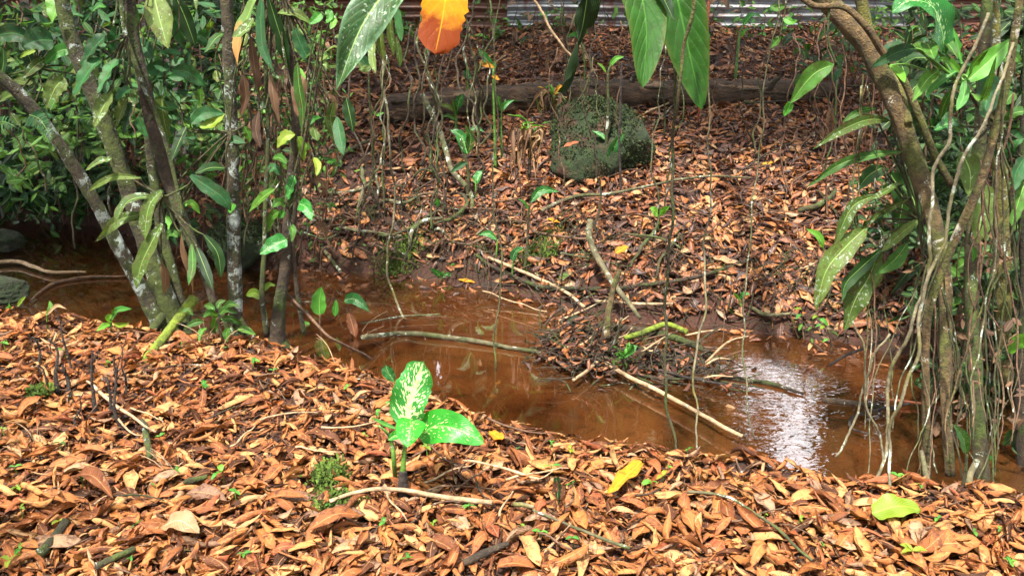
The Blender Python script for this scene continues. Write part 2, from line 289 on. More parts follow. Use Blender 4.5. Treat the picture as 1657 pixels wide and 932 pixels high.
def barkmat(name, base, base2, moss=(.045, .065, .008), lich=(.42, .46, .38), mossk=.5, lichk=.5, rough=.85, bump=.8, scale=1., fibre=False):
    m, nt, n, L = mat(name); pos = geo_pos(nt)
    if fibre: fm = N(nt, 'Mapping'); L.new(pos, fm.inputs[0]); fm.inputs['Scale'].default_value = (.16, 1, 1); pos = fm.outputs[0]
    a = noise(nt, 45 * scale, 6, .7, pos); b = noise(nt, 7 * scale, 4, .6, pos); c = noise(nt, 12 * scale, 4, .65, pos, .6); d = noise(nt, 160 * scale, 3, .6, pos)
    col = mix(nt, ramp(nt, a, [(.3, 0.), (.7, 1.)]), base, base2)
    mf = ramp(nt, math_(nt, 'ADD', math_(nt, 'MULTIPLY', b, .7), math_(nt, 'MULTIPLY', a, .3)), [(.62 - .25 * mossk, 0.), (.70 - .22 * mossk, 1.)])
    mcol = mix(nt, d, tuple(q * .45 for q in moss), tuple(min(1, q * 1.7) for q in moss))
    col = mix(nt, mf, col, mcol)
    lf = ramp(nt, math_(nt, 'ADD', math_(nt, 'MULTIPLY', c, .8), math_(nt, 'MULTIPLY', d, .2)), [(.66 - .2 * lichk, 0.), (.69 - .2 * lichk, 1.)])
    col = mix(nt, math_(nt, 'MULTIPLY', lf, .85), col, lich)
    h = math_(nt, 'ADD', math_(nt, 'ADD', a, math_(nt, 'MULTIPLY', d, .6)), math_(nt, 'MULTIPLY', mf, .5))
    bp = N(nt, 'Bump'); bp.inputs['Strength'].default_value = bump; bp.inputs['Distance'].default_value = .022; L.new(h, bp.inputs['Height'])
    col = mix(nt, .85, col, ramp(nt, noise(nt, 24 * scale, 4, .7, pos, .4), [(.34, .30), (.66, 1.25)]), 'MULTIPLY')
    pb = N(nt, 'BsdfPrincipled'); L.new(col, pb.inputs['Base Color']); pb.inputs['Roughness'].default_value = rough; L.new(bp.outputs[0], pb.inputs['Normal'])
    o = N(nt, 'OutputMaterial'); L.new(pb.outputs[0], o.inputs[0]); return m
M['bark'] = barkmat('bark_mossy_lichened', (.025, .018, .01), (.075, .055, .025), mossk=.85, lichk=.42, moss=(.05, .065, .008), lich=(.42, .48, .42))
M['barklich'] = barkmat('bark_white_lichen', (.03, .022, .012), (.09, .065, .03), mossk=.55, lichk=.66, moss=(.05, .065, .008), lich=(.36, .41, .37))
M['barkdark'] = barkmat('bark_dark', (.025, .014, .008), (.08, .05, .025), mossk=.5, lichk=.12)
M['barkpale'] = barkmat('bark_pale', (.20, .13, .10), (.34, .26, .20), mossk=.12, lichk=.7, lich=(.42, .42, .36))
M['barktan'] = barkmat('bark_tan', (.045, .028, .01), (.19, .115, .04), mossk=.62, moss=(.075, .08, .01), lichk=.3, lich=(.45, .42, .33))
M['barkyellow'] = barkmat('bark_yellow_moss', (.07, .055, .015), (.2, .16, .04), moss=(.12, .11, .015), mossk=.8, lichk=.4)
M['mossy'] = barkmat('wood_bright_moss', (.06, .06, .01), (.14, .12, .03), moss=(.15, .20, .012), mossk=1.3, lichk=.1)
M['twig'] = barkmat('twig_brown', (.05, .022, .012), (.17, .09, .045), mossk=.1, lichk=.15, bump=.4)
M['twigtan'] = barkmat('twig_tan', (.28, .17, .09), (.46, .32, .18), mossk=.1, lichk=.2, bump=.4)
M['twiggreen'] = barkmat('twig_green_grey', (.05, .045, .02), (.17, .14, .07), mossk=.6, lichk=.45, bump=.4, moss=(.05, .06, .012))
M['vine'] = barkmat('vine_olive', (.022, .018, .006), (.075, .058, .018), mossk=.6, lichk=.3, bump=.5, moss=(.045, .065, .008))
M['root'] = barkmat('aerial_root_pale', (.09, .075, .035), (.22, .185, .11), mossk=.5, lichk=.42, bump=.3, moss=(.10, .09, .02))
M['rootred'] = barkmat('vine_red_brown', (.12, .03, .01), (.24, .06, .02), mossk=0, lichk=0, bump=.3)
M['black'] = barkmat('stem_charred', (.008, .006, .005), (.06, .04, .03), mossk=.05, lichk=.15)
M['stem'] = barkmat('stem_green', (.06, .16, .02), (.12, .25, .04), mossk=0, lichk=.1, rough=.4, bump=.15)
M['log'] = barkmat('log_rotten', (.008, .005, .003), (.13, .07, .035), mossk=.22, lichk=.42, moss=(.045, .045, .006), lich=(.26, .16, .09), bump=1., scale=.8, fibre=True)
M['rock'] = barkmat('rock_mossy', (.02, .013, .008), (.11, .045, .018), moss=(.013, .028, .003), mossk=.84, lichk=0, bump=.7)
M['rockdark'] = barkmat('rock_dark_mossy', (.03, .03, .018), (.05, .04, .02), moss=(.014, .026, .004), mossk=1., lichk=0, bump=.8)
M['rockmoss'] = barkmat('rock_moss_tufts', (.012, .025, .003), (.035, .055, .006), moss=(.022, .04, .004), mossk=.8, lichk=0, bump=.3)
M['mosspad'] = barkmat('moss_cushion', (.08, .14, .01), (.2, .3, .02), moss=(.07, .12, .006), mossk=1., lichk=0, bump=.5, scale=2.)
def soilmat():
    m, nt, n, L = mat('red_soil'); pos = geo_pos(nt)
    a = noise(nt, 60, 8, .7, pos); b = noise(nt, 3.5, 4, .6, pos); c = noise(nt, 320, 3, .7, pos)
    col = mix(nt, ramp(nt, a, [(.3, 0.), (.7, 1.)]), (.018, .006, .003), (.095, .027, .010))
    col = mix(nt, ramp(nt, b, [(.45, 0.), (.7, 1.)]), col, (.028, .013, .007))
    sp = N(nt, 'SeparateXYZ'); L.new(pos, sp.inputs[0])
    bc = mix(nt, ramp(nt, noise(nt, 5, 5, .6, pos), [(.35, 0.), (.65, 1.)]), (.15, .06, .022), (.32, .135, .052)); bc = mix(nt, ramp(nt, a, [(.45, 0.), (.75, .8)]), bc, (.06, .025, .012))
    col = mix(nt, ramp(nt, math_(nt, 'ADD', sp.outputs[2], math_(nt, 'MULTIPLY', b, .03)), [(-.30 + 1 - 1, 0.), (1., 0.)]), col, bc) if False else mix(nt, N(nt, 'MapRange', ins={'Value': math_(nt, 'ADD', sp.outputs[2], math_(nt, 'MULTIPLY', math_(nt, 'SUBTRACT', a, .5), .04)), 'From Min': -.31, 'From Max': -.35, 'To Min': 0., 'To Max': 1.}).outputs[0], col, bc)
    h = math_(nt, 'ADD', a, math_(nt, 'MULTIPLY', c, .4))
    bp = N(nt, 'Bump'); bp.inputs['Strength'].default_value = 1; bp.inputs['Distance'].default_value = .02; L.new(h, bp.inputs['Height'])
    pb = N(nt, 'BsdfPrincipled'); L.new(col, pb.inputs['Base Color']); pb.inputs['Roughness'].default_value = .8; L.new(bp.outputs[0], pb.inputs['Normal'])
    o = N(nt, 'OutputMaterial'); L.new(pb.outputs[0], o.inputs[0]); return m
def watermat():
    m, nt, n, L = mat('muddy_water'); pos = geo_pos(nt)
    sp = N(nt, 'SeparateXYZ'); L.new(pos, sp.inputs[0])
    mp = N(nt, 'Mapping'); L.new(pos, mp.inputs[0]); mp.inputs['Scale'].default_value = (1., 2.1, 1); mp.inputs['Rotation'].default_value = (0, 0, .35)
    fine = noise(nt, 15, 2, .5, mp.outputs[0], .6); big = noise(nt, 3, 2, .5, mp.outputs[0])
    # riffle: the current quickens past the debris towards the right
    rx = ramp(nt, math_(nt, 'MULTIPLY', math_(nt, 'SUBTRACT', sp.outputs[0], math_(nt, 'MULTIPLY', sp.outputs[1], .12)), 1.), [(.0, 0.05), (.35, .35), (.75, 1.)])
    bp = N(nt, 'Bump'); bp.inputs['Distance'].default_value = .02; L.new(math_(nt, 'ADD', fine, math_(nt, 'MULTIPLY', big, .3)), bp.inputs['Height'])
    L.new(math_(nt, 'MULTIPLY', rx, .085), bp.inputs['Strength'])
    mud = noise(nt, 1.6, 4, .6, pos)
    col = mix(nt, ramp(nt, mud, [(.35, 0.), (.65, 1.)]), (.046, .017, .005), (.11, .044, .013))
    df = N(nt, 'BsdfDiffuse'); L.new(col, df.inputs[0])
    tr = N(nt, 'BsdfTransparent'); tr.inputs[0].default_value = (.80, .57, .37, 1)
    m1 = N(nt, 'MixShader'); m1.inputs[0].default_value = .55; L.new(df.outputs[0], m1.inputs[1]); L.new(tr.outputs[0], m1.inputs[2])
    gl = N(nt, 'BsdfGlossy'); gl.inputs['Roughness'].default_value = .015; L.new(bp.outputs[0], gl.inputs['Normal'])
    fr = N(nt, 'Fresnel'); fr.inputs[0].default_value = 1.55; L.new(bp.outputs[0], fr.inputs['Normal'])
    m2 = N(nt, 'MixShader'); L.new(math_(nt, 'MULTIPLY', fr.outputs[0], 2.3), m2.inputs[0]); L.new(m1.outputs[0], m2.inputs[1]); L.new(gl.outputs[0], m2.inputs[2])
    o = N(nt, 'OutputMaterial'); L.new(m2.outputs[0], o.inputs[0]); return m
def metalmat(name, c1, c2, rust, metal):
    m, nt, n, L = mat(name); pos = geo_pos(nt)
    a = noise(nt, 4, 6, .7, pos); b = noise(nt, 40, 4, .6, pos)
    mp = N(nt, 'Mapping'); L.new(pos, mp.inputs[0]); mp.inputs['Scale'].default_value = (14, 14, 1.2); st = noise(nt, 1, 4, .6, mp.outputs[0])
    col = mix(nt, b, c1, c2); rf = ramp(nt, math_(nt, 'ADD', math_(nt, 'MULTIPLY', a, .6), math_(nt, 'MULTIPLY', st, .4)), [(.62 - rust * .25, 0.), (.72 - rust * .2, 1.)])
    col = mix(nt, rf, col, (.14, .05, .028))
    pb = N(nt, 'BsdfPrincipled'); L.new(col, pb.inputs['Base Color']); pb.inputs['Roughness'].default_value = .42
    L.new(math_(nt, 'MULTIPLY', math_(nt, 'SUBTRACT', 1., rf), metal), pb.inputs['Metallic'])
    bp = N(nt, 'Bump'); bp.inputs['Strength'].default_value = .3; bp.inputs['Distance'].default_value = .004; L.new(b, bp.inputs['Height']); L.new(bp.outputs[0], pb.inputs['Normal'])
    o = N(nt, 'OutputMaterial'); L.new(pb.outputs[0], o.inputs[0]); return m
M['soil'] = soilmat(); M['water'] = watermat()
M['zinc'] = metalmat('galvanised_sheet', (.22, .235, .25), (.36, .37, .385), .6, .7)
M['rust'] = metalmat('rusted_sheet', (.06, .035, .028), (.12, .075, .055), .9, .2)

# ================================================================== SETTING
def sheet(name, xs, ys, hf, m, bedsplit=False):
    X, Y = np.meshgrid(xs, ys); Z = hf(X, Y); V = np.stack([X, Y, Z], -1).reshape(-1, 3)
    nx = len(xs); i = np.arange(len(ys) - 1)[:, None] * nx; j = np.arange(nx - 1)[None]
    Q = np.stack([i + j, i + j + 1, i + nx + j + 1, i + nx + j], -1).reshape(-1, 4)
    b = Buf(); b.add(V, Q, V[:, :2]); o = b.build(name, m, base=np.zeros(3))
    if bedsplit:
        zc = V[Q].mean(1)[:, 2]; idx = (zc < WZ + .01).astype(np.int32); o.data.polygons.foreach_set('material_index', idx)
    return o
xs = np.r_[-60, -30, -16, -11, np.arange(-8, -5, .15), np.arange(-5, 5, .045), np.arange(5, 8, .15), 8, 11, 16, 30, 60]
ys = np.r_[-60, -30, -12, -5, -2, 0, np.arange(1, 10.5, .045), 11, 12, 14, 18, 30, 60]
tag(sheet('ground', xs, ys, H, M['soil']), 'red earth banks and sandy stream bed', kind='structure')
b = Buf(); xw = np.arange(-9, 9.01, .1); yn = np.interp(xw, NE[:, 0], NE[:, 1]) - .25; yf = np.interp(xw, FE[:, 0], FE[:, 1]) + .3
yn = np.minimum(yn, yf - .8); K = 24; t = np.linspace(0, 1, K)[:, None]
Yw = yn * (1 - t) + yf * t; V = np.stack([np.tile(xw, (K, 1)), Yw, np.full_like(Yw, WZ)], -1).reshape(-1, 3); nx = len(xw)
i = np.arange(K - 1)[:, None] * nx; j = np.arange(nx - 1)[None]; b.add(V, np.stack([i + j, i + j + 1, i + nx + j + 1, i + nx + j], -1).reshape(-1, 4), V[:, :2])
tag(b.build('water', M['water'], base=np.zeros(3)), 'shallow muddy brown stream', kind='structure')

# corrugated fence (horizontal ridges), one part per sheet
fy = 9.45; fn = thing('corrugated_fence', 'low fence of corrugated metal sheets along the back of the clearing', 'fence', (0, fy, 1.0))
def fsheet(x0, x1, z0, z1, m, yo):
    nzr = 90; zz = np.linspace(z0, z1, nzr); xx = np.linspace(x0, x1, 22); X, Z = np.meshgrid(xx, zz)
    Yv = fy + yo + .022 * np.sin(Z / .092 * 2 * math.pi) + .02 * nz(X, Z, 2.) + .006 * nz(X, Z, 9.)
    Z = Z + .012 * nz(X, X * 0, 2.3, x0) - .01 * (X - x0) * .5; V = np.stack([X, Yv, Z], -1).reshape(-1, 3)
    i = np.arange(nzr - 1)[:, None] * 22; j = np.arange(21)[None]; bb = Buf(); bb.add(V, np.stack([i + j, i + j + 1, i + 22 + j + 1, i + 22 + j], -1).reshape(-1, 4), V[:, [0, 2]])
    return bb.build('metal_sheet', m, fn)
for k, (x0, x1, m, l) in enumerate([(-6.4, -3.9, 'rust', None), (-3.95, -1.9, 'rust', 'rusty brown sheet'), (-1.95, -.05, 'rust', None), (-.1, 1.5, 'zinc', 'shiny galvanised sheet'), (1.45, 2.9, 'zinc', None), (2.85, 4.2, 'zinc', None), (4.15, 5.2, 'rust', 'rusty brown sheet'), (5.15, 7.4, 'rust', None)]):
    o = fsheet(x0, x1, 1.0 + random.uniform(-.04, .04), 2.0, M[m], (k % 2) * .03)
    if l: o['label'] = l
for x in np.arange(-5.5, 7, 1.5):
    bb = Buf(); tube(bb, [(x, fy + .12, .9), (x + .02, fy + .12, 1.5), (x, fy + .12, 2.1)], .035, 7, wob=.004); bb.build('fence_post', M['barkdark'], fn)

# fallen log
P = np.array([G(620, 200), G(800, 182), G(930, 172), G(1060, 172), G(1200, 170), G(1345, 168)]); P[:, 2] += .09; P[:, 1] += .02
bb = Buf(); tube(bb, P, [.125, .115, .12, .105, .11, .09], 20, 110, lump=.15)
lg = thing('fallen_log', 'long dark rotting log lying across the far bank behind the mossy boulder', 'log', P[0])
bb.build('trunk', M['log'], lg)
bb = Buf()
for q in range(26):
    t = random.random(); p = spline(P, 50)[int(t * 49)] + [random.uniform(-.1, .1), -.1, random.uniform(-.05, .09)]
    tube(bb, [p, p + [random.uniform(.05, .25), -.012, random.uniform(-.01, .01)]], [.012, .006], 5, 5, lump=.3)
tag(bb.build('bark_strip', M['barkdark'], lg), kind='stuff')
for q, (a, c) in enumerate([(1016, 133), (1240, 140)]):
    bb = Buf(); p = W(a, c + 12, 7.3); tube(bb, [p, p + [.04, -.05, .1], p + [.09, -.06, .15]], [.03, .022, .015], 7, lump=.1); bb.build('branch_stub', M['barkdark'], lg)

def rock(name, label, px0, py0, px1, py1, Y, m, seed=0, tufts=0):
    c = W((px0 + px1) / 2, (py0 + py1) / 2, Y); k = mpp(c); rx = (px1 - px0) / 2 * k; rz = (py1 - py0) / 2 * k * 1.05
    nu, nv = 64, 44; u = np.linspace(0, 2 * math.pi, nu + 1)[:-1]; v = np.linspace(-math.pi / 2, math.pi / 2, nv); Uu, Vv = np.meshgrid(u, v)
    cx, cy, cz = np.cos(Uu) * np.cos(Vv), np.sin(Uu) * np.cos(Vv), np.sin(Vv)
    rr_ = np.random.default_rng(seed + 40); D = np.stack([cx, cy, cz], -1)
    for _ in range(17):
        pn = unit(rr_.normal(0, 1, 3)); dd_ = rr_.uniform(.70, .93); ov = np.maximum(D @ pn - dd_, 0); D = D - ov[..., None] * pn * .93
    cx, cy, cz = D[..., 0] * 1.12, D[..., 1] * 1.12, D[..., 2] * 1.12
    cz = np.where(cz > 0, cz, cz * 1.0); d = 1 + .10 * nz(cx * 1.5 + seed, cy * 1.5 + cz * 1.3, 1.6, seed) + .07 * np.abs(nz(cx + cz, cy - cz, 4, seed)) + .04 * nz(cx - cz, cy + cz * .7, 9, seed) + .02 * nz(cx * 2, cz * 2 + cy, 13, seed)
    V = np.stack([c[0] + cx * rx * d, c[1] + .1 + cy * rx * .8 * d, c[2] + cz * rz * d], -1).reshape(-1, 3)
    i = np.arange(nv - 1)[:, None] * nu; j = np.arange(nu)[None]; kk = (j + 1) % nu
    bb = Buf(); bb.add(V, np.stack([i + j, i + kk, i + nu + kk, i + nu + j], -1).reshape(-1, 4)); o = bb.build(name, m)
    if tufts:
        nn = unit(V - (c + [0, .1, 0])); pick = rng.integers(0, len(V), tufts * 4); q = V[pick] + rng.normal(0, .012, (len(pick), 3)); ok = (nz(q[:, 0] * 2, q[:, 2] * 2 + q[:, 1], 6, seed) + .6 * nn[pick][:, 2] > .12); q = q[ok][:tufts]; d = unit(nn[pick][ok][:tufts] + rng.normal(0, .5, (len(q), 3))) * .014; e = unit(np.cross(d, rng.normal(0, 1, (len(q), 3)))) * .006; q = q - d * .35
        mb = Buf(); mb.add(np.stack([q - e, q + e, q + d + e * .5, q + d - e * .5], 1).reshape(-1, 3), np.arange(4 * len(q)).reshape(-1, 4)); tag(mb.build('moss', M['rockmoss'], o), kind='stuff')
    return tag(o, label, 'rock')
rock('boulder', 'large rounded boulder coated in green moss below the log', 884, 184, 1046, 344, 6.12, M['rock'], seed=3, tufts=9000)
rock('rock', 'dark mossy rock at the far water edge behind the left stems', 336, 368, 425, 440, 5.5, M['rockdark'], seed=5, tufts=3500)
rock('rock', 'half submerged brown green rock cut by the left picture edge', -60, 458, 26, 500, 4.3, M['rockdark'], seed=8)
rock('rock', 'small mossy rock above the water on the left picture edge', -50, 380, 24, 412, 5.9, M['rockdark'], seed=9)
rock('stone', 'small brown stone in the far bank right of the thin roots', 770, 322, 812, 358, 5.85, M['rock'], seed=12)
rock('stone', 'dark stone sitting among the twigs of the debris heap', 920, 524, 946, 545, 4.28, M['rockdark'], seed=14)

# ================================================================== LEAF LITTER
def litter_templates(n, nl, na, flat=1.):
    out = []
    for k in range(n):
        s = np.linspace(0, 1, nl); ratio = rng.uniform(.105, .21); wv = ratio * np.clip(np.sin(math.pi * s ** rng.uniform(.75, 1.05)), 0, 1) ** rng.uniform(.55, .95) + .004
        C = rng.choice([rng.uniform(.4, 1.2), rng.uniform(1.4, 2.6), rng.uniform(2.7, 4.6)], p=[.38, .40, .22]) * flat; bend = rng.uniform(-1.5, 2.2) * flat; tw = rng.uniform(-1.8, 1.8) * flat
        v = np.linspace(-1, 1, na); Cs = C * (1 + .5 * np.sin(s * rng.uniform(2, 6) + rng.uniform(0, 6)))
        V = np.zeros((nl, na, 3)); U = np.zeros((nl, na, 2)); asym = rng.uniform(-.4, .4)
        a = bend * (s - .5); cx = np.cumsum(np.cos(a)) / nl - .5; czz = np.cumsum(np.sin(a)) / nl; czz -= czz.mean()
        for j, vv in enumerate(v):
            th = (vv + asym * .3) * Cs; R = wv / np.maximum(Cs, .1); yy = R * np.sin(th); zz = R * (1 - np.cos(th)) + wv * .16 * abs(vv) * np.sin(s * rng.uniform(8, 16) + j * 2 + k)
            if abs(vv) == 1: yy = yy * (1 + rng.normal(0, .07, nl))
            tt = tw * (s - .5); y2 = yy * np.cos(tt) - zz * np.sin(tt); z2 = yy * np.sin(tt) + zz * np.cos(tt)
            V[:, j] = np.stack([cx - np.sin(a) * z2 * .8, y2, czz + z2], 1); U[:, j] = np.stack([s, np.full(nl, vv * .5 + .5)], 1)
        if rng.random() < .5: V[..., 2] *= -1
        V[..., 2] -= np.percentile(V[..., 2], 15)
        out.append((V.reshape(-1, 3), U.reshape(-1, 2)))
    i = np.arange(nl - 1)[:, None] * na; j = np.arange(na - 1)[None]
    return out, np.stack([i + j, i + j + 1, i + na + j + 1, i + na + j], -1).reshape(-1, 4)
def frames(P, tilt):
    e = .03; gx = (H(P[:, 0] + e, P[:, 1]) - H(P[:, 0] - e, P[:, 1])) / (2 * e); gy = (H(P[:, 0], P[:, 1] + e) - H(P[:, 0], P[:, 1] - e)) / (2 * e)
    n = len(P); Nn = unit(np.stack([-gx * .85, -gy * .85, np.ones(n)], 1) + rng.normal(0, 1, (n, 3)) * np.asarray(tilt).reshape(-1, 1))
    a = rng.uniform(0, 2 * math.pi, n); d = np.stack([np.cos(a), np.sin(a), np.zeros(n)], 1); X = unit(d - Nn * np.sum(d * Nn, 1, keepdims=True)); Y = np.cross(Nn, X)
    return np.stack([X, Y, Nn], -1)
def scatter(P, size, tmpl, tilt, rnd=None):
    T, Q = tmpl; b = Buf(); R = frames(P, tilt); k = rng.integers(0, len(T), len(P)); rnd = rng.random(len(P)) if rnd is None else rnd
    for q in range(len(T)):
        idx = np.where(k == q)[0]
        if not len(idx): continue
        V, U = T[q]; m = len(V); A = np.einsum('nij,vj->nvi', R[idx], V) * size[idx][:, None, None] + P[idx][:, None, :]
        b.add(A.reshape(-1, 3), (Q[None] + (np.arange(len(idx)) * m)[:, None, None]).reshape(-1, 4), np.tile(U, (len(idx), 1)), np.repeat(rnd[idx], m))
    return b
def onground(x, y, lift): return np.stack([x, y, H(x, y) + lift], 1)
TN = litter_templates(44, 9, 6); TF = litter_templates(16, 6, 4)
# near bank
n = 23000; y = 1.55 + 3.1 * rng.random(n) ** 1.0; x = rng.uniform(-1, 1, n) * (.45 + y * .70)
ynn = np.interp(x, NE[:, 0], NE[:, 1]); k = (y < ynn + .06) & (rng.random(n) < np.where(nz(x, y, 3.3, 4) > .62, .55, 1))
x, y = x[k], y[k]; n = len(x); sz = rng.uniform(.065, .152, n) * rng.choice([1, .55], n, p=[.7, .3])
tag(scatter(onground(x, y, rng.uniform(-.004, .035, n)), sz, TN, rng.uniform(.08, .42, n)).build('leaf_litter', M['litter'], base=np.zeros(3)), 'dense carpet of curled orange brown dead leaves on the near bank', 'leaf litter', kind='stuff')
n = 16000; y = 1.55 + 3.1 * rng.random(n); x = rng.uniform(-1, 1, n) * (.45 + y * .70); k = y < np.interp(x, NE[:, 0], NE[:, 1]) + .08; x, y = x[k], y[k]; n = len(x)
TS = litter_templates(14, 4, 3, .8)
tag(scatter(onground(x, y, rng.uniform(.004, .045, n)), rng.uniform(.012, .045, n), TS, rng.uniform(.2, .9, n), rng.random(n) ** 1.3).build('leaf_fragments', M['litter'], base=np.zeros(3)), 'broken crumbs and fragments of dead leaves in the near litter', 'leaf litter', kind='stuff')
# the leaves that show largest: 300 single leaves on top
cnt = 0
while cnt < 288:
    px, py = random.uniform(0, 1657), 932 - 400 * random.random() ** 1.3
    p = G(px, py, random.uniform(.018, .05))
    if p[1] > np.interp(p[0], NE[:, 0], NE[:, 1]) - .02: continue
    r_ = random.random(); bb = scatter(p[None], np.array([random.uniform(.11, .18)]), TN, np.array([.22]), np.array([.28 + .72 * r_]))
    cw = ['dark brown', 'red brown', 'orange brown', 'tawny orange', 'rust red', 'light orange', 'pale tan', 'dull beige'][min(7, int((.28 + .72 * r_ - .2) / .8 * 8))]; tag(bb.build('fallen_leaf', M['litter'], base=p), cw + ' dead leaf ' + where(px, py), 'leaf', 'brown fallen leaves on the near bank'); cnt += 1
# far bank
n = 52000; y = 4.1 + 5.3 * rng.random(n); x = rng.uniform(-1, 1, n) * (.5 + y * .66)
yff = np.interp(x, FE[:, 0], FE[:, 1]); s_ = y - yff
u_ = x / y
dens = np.where(s_ < .12, .6, 1.) * np.where((x < -.6) & (x > -2.6) & (s_ < 1.0), .75, 1.) * np.where(nz(x, y, 2.1, 8) > .5, .6, 1.) * np.where(x < -2.9, .5, 1)
k = (s_ > .03) & (rng.random(n) < dens); x, y = x[k], y[k]; n = len(x)
tag(scatter(onground(x, y, rng.uniform(-.004, .04, n)), rng.uniform(.07, .165, n) * rng.choice([1, .6], n, p=[.75, .25]), TF, rng.uniform(.08, .42, n)).build('leaf_litter', M['litterfar'], base=np.zeros(3)), 'damp red brown leaf litter on the far bank, darkened for canopy shade', 'leaf litter', kind='stuff')
# sunk leaves on the stream bed and afloat
n = 420; y = rng.uniform(2.6, 6.6, n); x = rng.uniform(-1, 1, n) * (.3 + y * .62); k = (y > np.interp(x, NE[:, 0], NE[:, 1]) + .15) & (y < np.interp(x, FE[:, 0], FE[:, 1]) - .03); x, y = x[k], y[k]; n = len(x)
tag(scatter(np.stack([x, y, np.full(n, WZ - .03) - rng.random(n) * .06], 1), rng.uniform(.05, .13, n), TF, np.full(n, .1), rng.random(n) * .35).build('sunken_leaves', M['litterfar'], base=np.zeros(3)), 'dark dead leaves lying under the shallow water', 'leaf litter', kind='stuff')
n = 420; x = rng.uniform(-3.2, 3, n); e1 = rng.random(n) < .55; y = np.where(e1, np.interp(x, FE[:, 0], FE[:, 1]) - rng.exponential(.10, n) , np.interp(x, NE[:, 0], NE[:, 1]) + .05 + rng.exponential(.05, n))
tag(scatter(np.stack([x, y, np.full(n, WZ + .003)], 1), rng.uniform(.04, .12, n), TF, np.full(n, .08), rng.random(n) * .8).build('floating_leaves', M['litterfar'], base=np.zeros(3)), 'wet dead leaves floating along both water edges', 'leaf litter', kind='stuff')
# fine twigs and rootlets
def twigs(n, x, y, L, m, label, lift=.03, tilt=.2, rad=(.0015, .004), name='fine_twigs'):
    b = Buf()
    for i in range(n):
        a = random.uniform(0, 6.28); l = random.uniform(*L); d = np.array([math.cos(a), math.sin(a), random.uniform(-tilt, tilt)]) * l
        z = float(H(x[i], y[i])); p = np.array([x[i], y[i], max(z, WZ) + random.uniform(.0, lift)]); q = p + d; q[2] = max(float(H(q[0], q[1])), WZ) + random.uniform(.0, lift * 1.3)
        mid = (p + q) / 2 + rng.normal(0, l * .07, 3); r0 = random.uniform(*rad); tube(b, [p, mid, q], [r0, r0 * .8, r0 * .4], 4, 5, cap=False)
    return tag(b.build(name, m, base=np.zeros(3)), label, 'twigs', kind='stuff')
n = 1500; y = 1.6 + 2.6 * rng.random(n); x = rng.uniform(-1, 1, n) * (.3 + y * .62); k = y < np.interp(x, NE[:, 0], NE[:, 1]); twigs(k.sum(), x[k], y[k], (.03, .18), M['twig'], 'thin broken twigs scattered through the near leaf litter')
n = 1500; y = 4.4 + 4.6 * rng.random(n); x = rng.uniform(-1, 1, n) * (.3 + y * .62); k = y > np.interp(x, FE[:, 0], FE[:, 1]); twigs(k.sum(), x[k], y[k], (.08, .5), M['twig'], 'thin twigs and rootlets strewn over the far bank', lift=.06, rad=(.002, .005))
n = 1100; x = rng.uniform(-2.8, 3, n); y = np.interp(x, FE[:, 0], FE[:, 1]) + rng.uniform(-.02, .5, n); twigs(n, x, y, (.06, .35), M['barkdark'], 'tangle of dark roots hanging over the far water edge', lift=.10, tilt=.9, rad=(.0015, .004), name='bank_rootlets')
# ---- single leaves that stand out, lying on the ground
def flatleaf(name, label, a, b_, w, m, kind='oval', lift=.045, fold=.25, wave=.08, vw=0, grd=G, arch=.0):
    p, q = grd(*a) + [0, 0, lift], grd(*b_) + [0, 0, lift]; mid = (p + q) / 2 + [0, 0, arch]
    k = mpp(p); bb = Buf(); d = q - p; side = np.cross(d, [0, -.35, 1.]); blade(bb, [p, mid, q], w * k / 2, kind, side, fold, wave, 2.3, 16, 7, vw=vw, jag=.02)
    return tag(bb.build(name, M[m]), label, 'leaf')
flatleaf('yellow_leaf', 'bright yellow orange leaf standing out of the litter right of the white flecked plant', (981, 832), (1036, 776), 40, 'yellow', 'drop', .07, vw=.3)
flatleaf('yellow_leaf', 'broad yellow green leaf lying under the right hand tree', (1406, 858), (1486, 852), 44, 'ygreen', 'oval', .06, .15, arch=.02)
flatleaf('yellow_leaf', 'small yellow leaf lying just right of the white flecked plant', (792, 712), (812, 728), 24, 'yellow', 'drop', .04)
flatleaf('yellow_leaf', 'small yellow leaf caught on the upright branch above the debris heap', (994, 451), (1015, 440), 16, 'yellow', 'oval', .16)
flatleaf('yellow_leaf', 'yellow leaf half in the water at the foot of the far bank', (742, 457), (769, 462), 9, 'yellow', 'lance', .02, grd=GW)
flatleaf('yellow_leaf', 'yellow leaf on the far bank above the curved root', (885, 366), (906, 373), 9, 'yellow', 'oval', .05)
flatleaf('pale_leaf', 'large pale tan rounded leaf in the lower left litter', (270, 872), (326, 886), 40, 'tan', 'oval', .05, .2, arch=.03)
flatleaf('brown_leaf', 'wide folded red brown leaf at the left foreground', (188, 832), (135, 792), 40, 'litter', 'drop', .06, .5, arch=.03)
flatleaf('brown_leaf', 'long smooth brown leaf below the mossy patch', (502, 885), (592, 862), 30, 'litter', 'lance', .06, .3, arch=.03)
flatleaf('brown_leaf', 'mauve brown leaf lying in the bottom right corner', (1498, 905), (1582, 900), 44, 'litter', 'oval', .05, .2)
flatleaf('orange_leaf', 'orange leaf lying on the mossy boulder', (911, 238), (938, 229), 11, 'litter', 'lance', .0, grd=lambda a, b: W(a, b, 5.78))
flatleaf('orange_leaf', 'orange leaf on the litter at the foot of the mossy boulder', (1015, 262), (1026, 250), 9, 'yellow', 'oval', .05)
flatleaf('orange_leaf', 'orange leaf near the far bank roots under the dark wavy leaf', (613, 238), (623, 230), 10, 'yellow', 'oval', .05)
flatleaf('yellow_leaf', 'yellow leaf on far litter below the leaning right tree', (1232, 278), (1252, 274), 7, 'yellow', 'oval', .05)
flatleaf('pale_leaf', 'grey green leaf lying on the soil above the brown water', (903, 463), (928, 450), 15, 'pale', 'oval', .04)
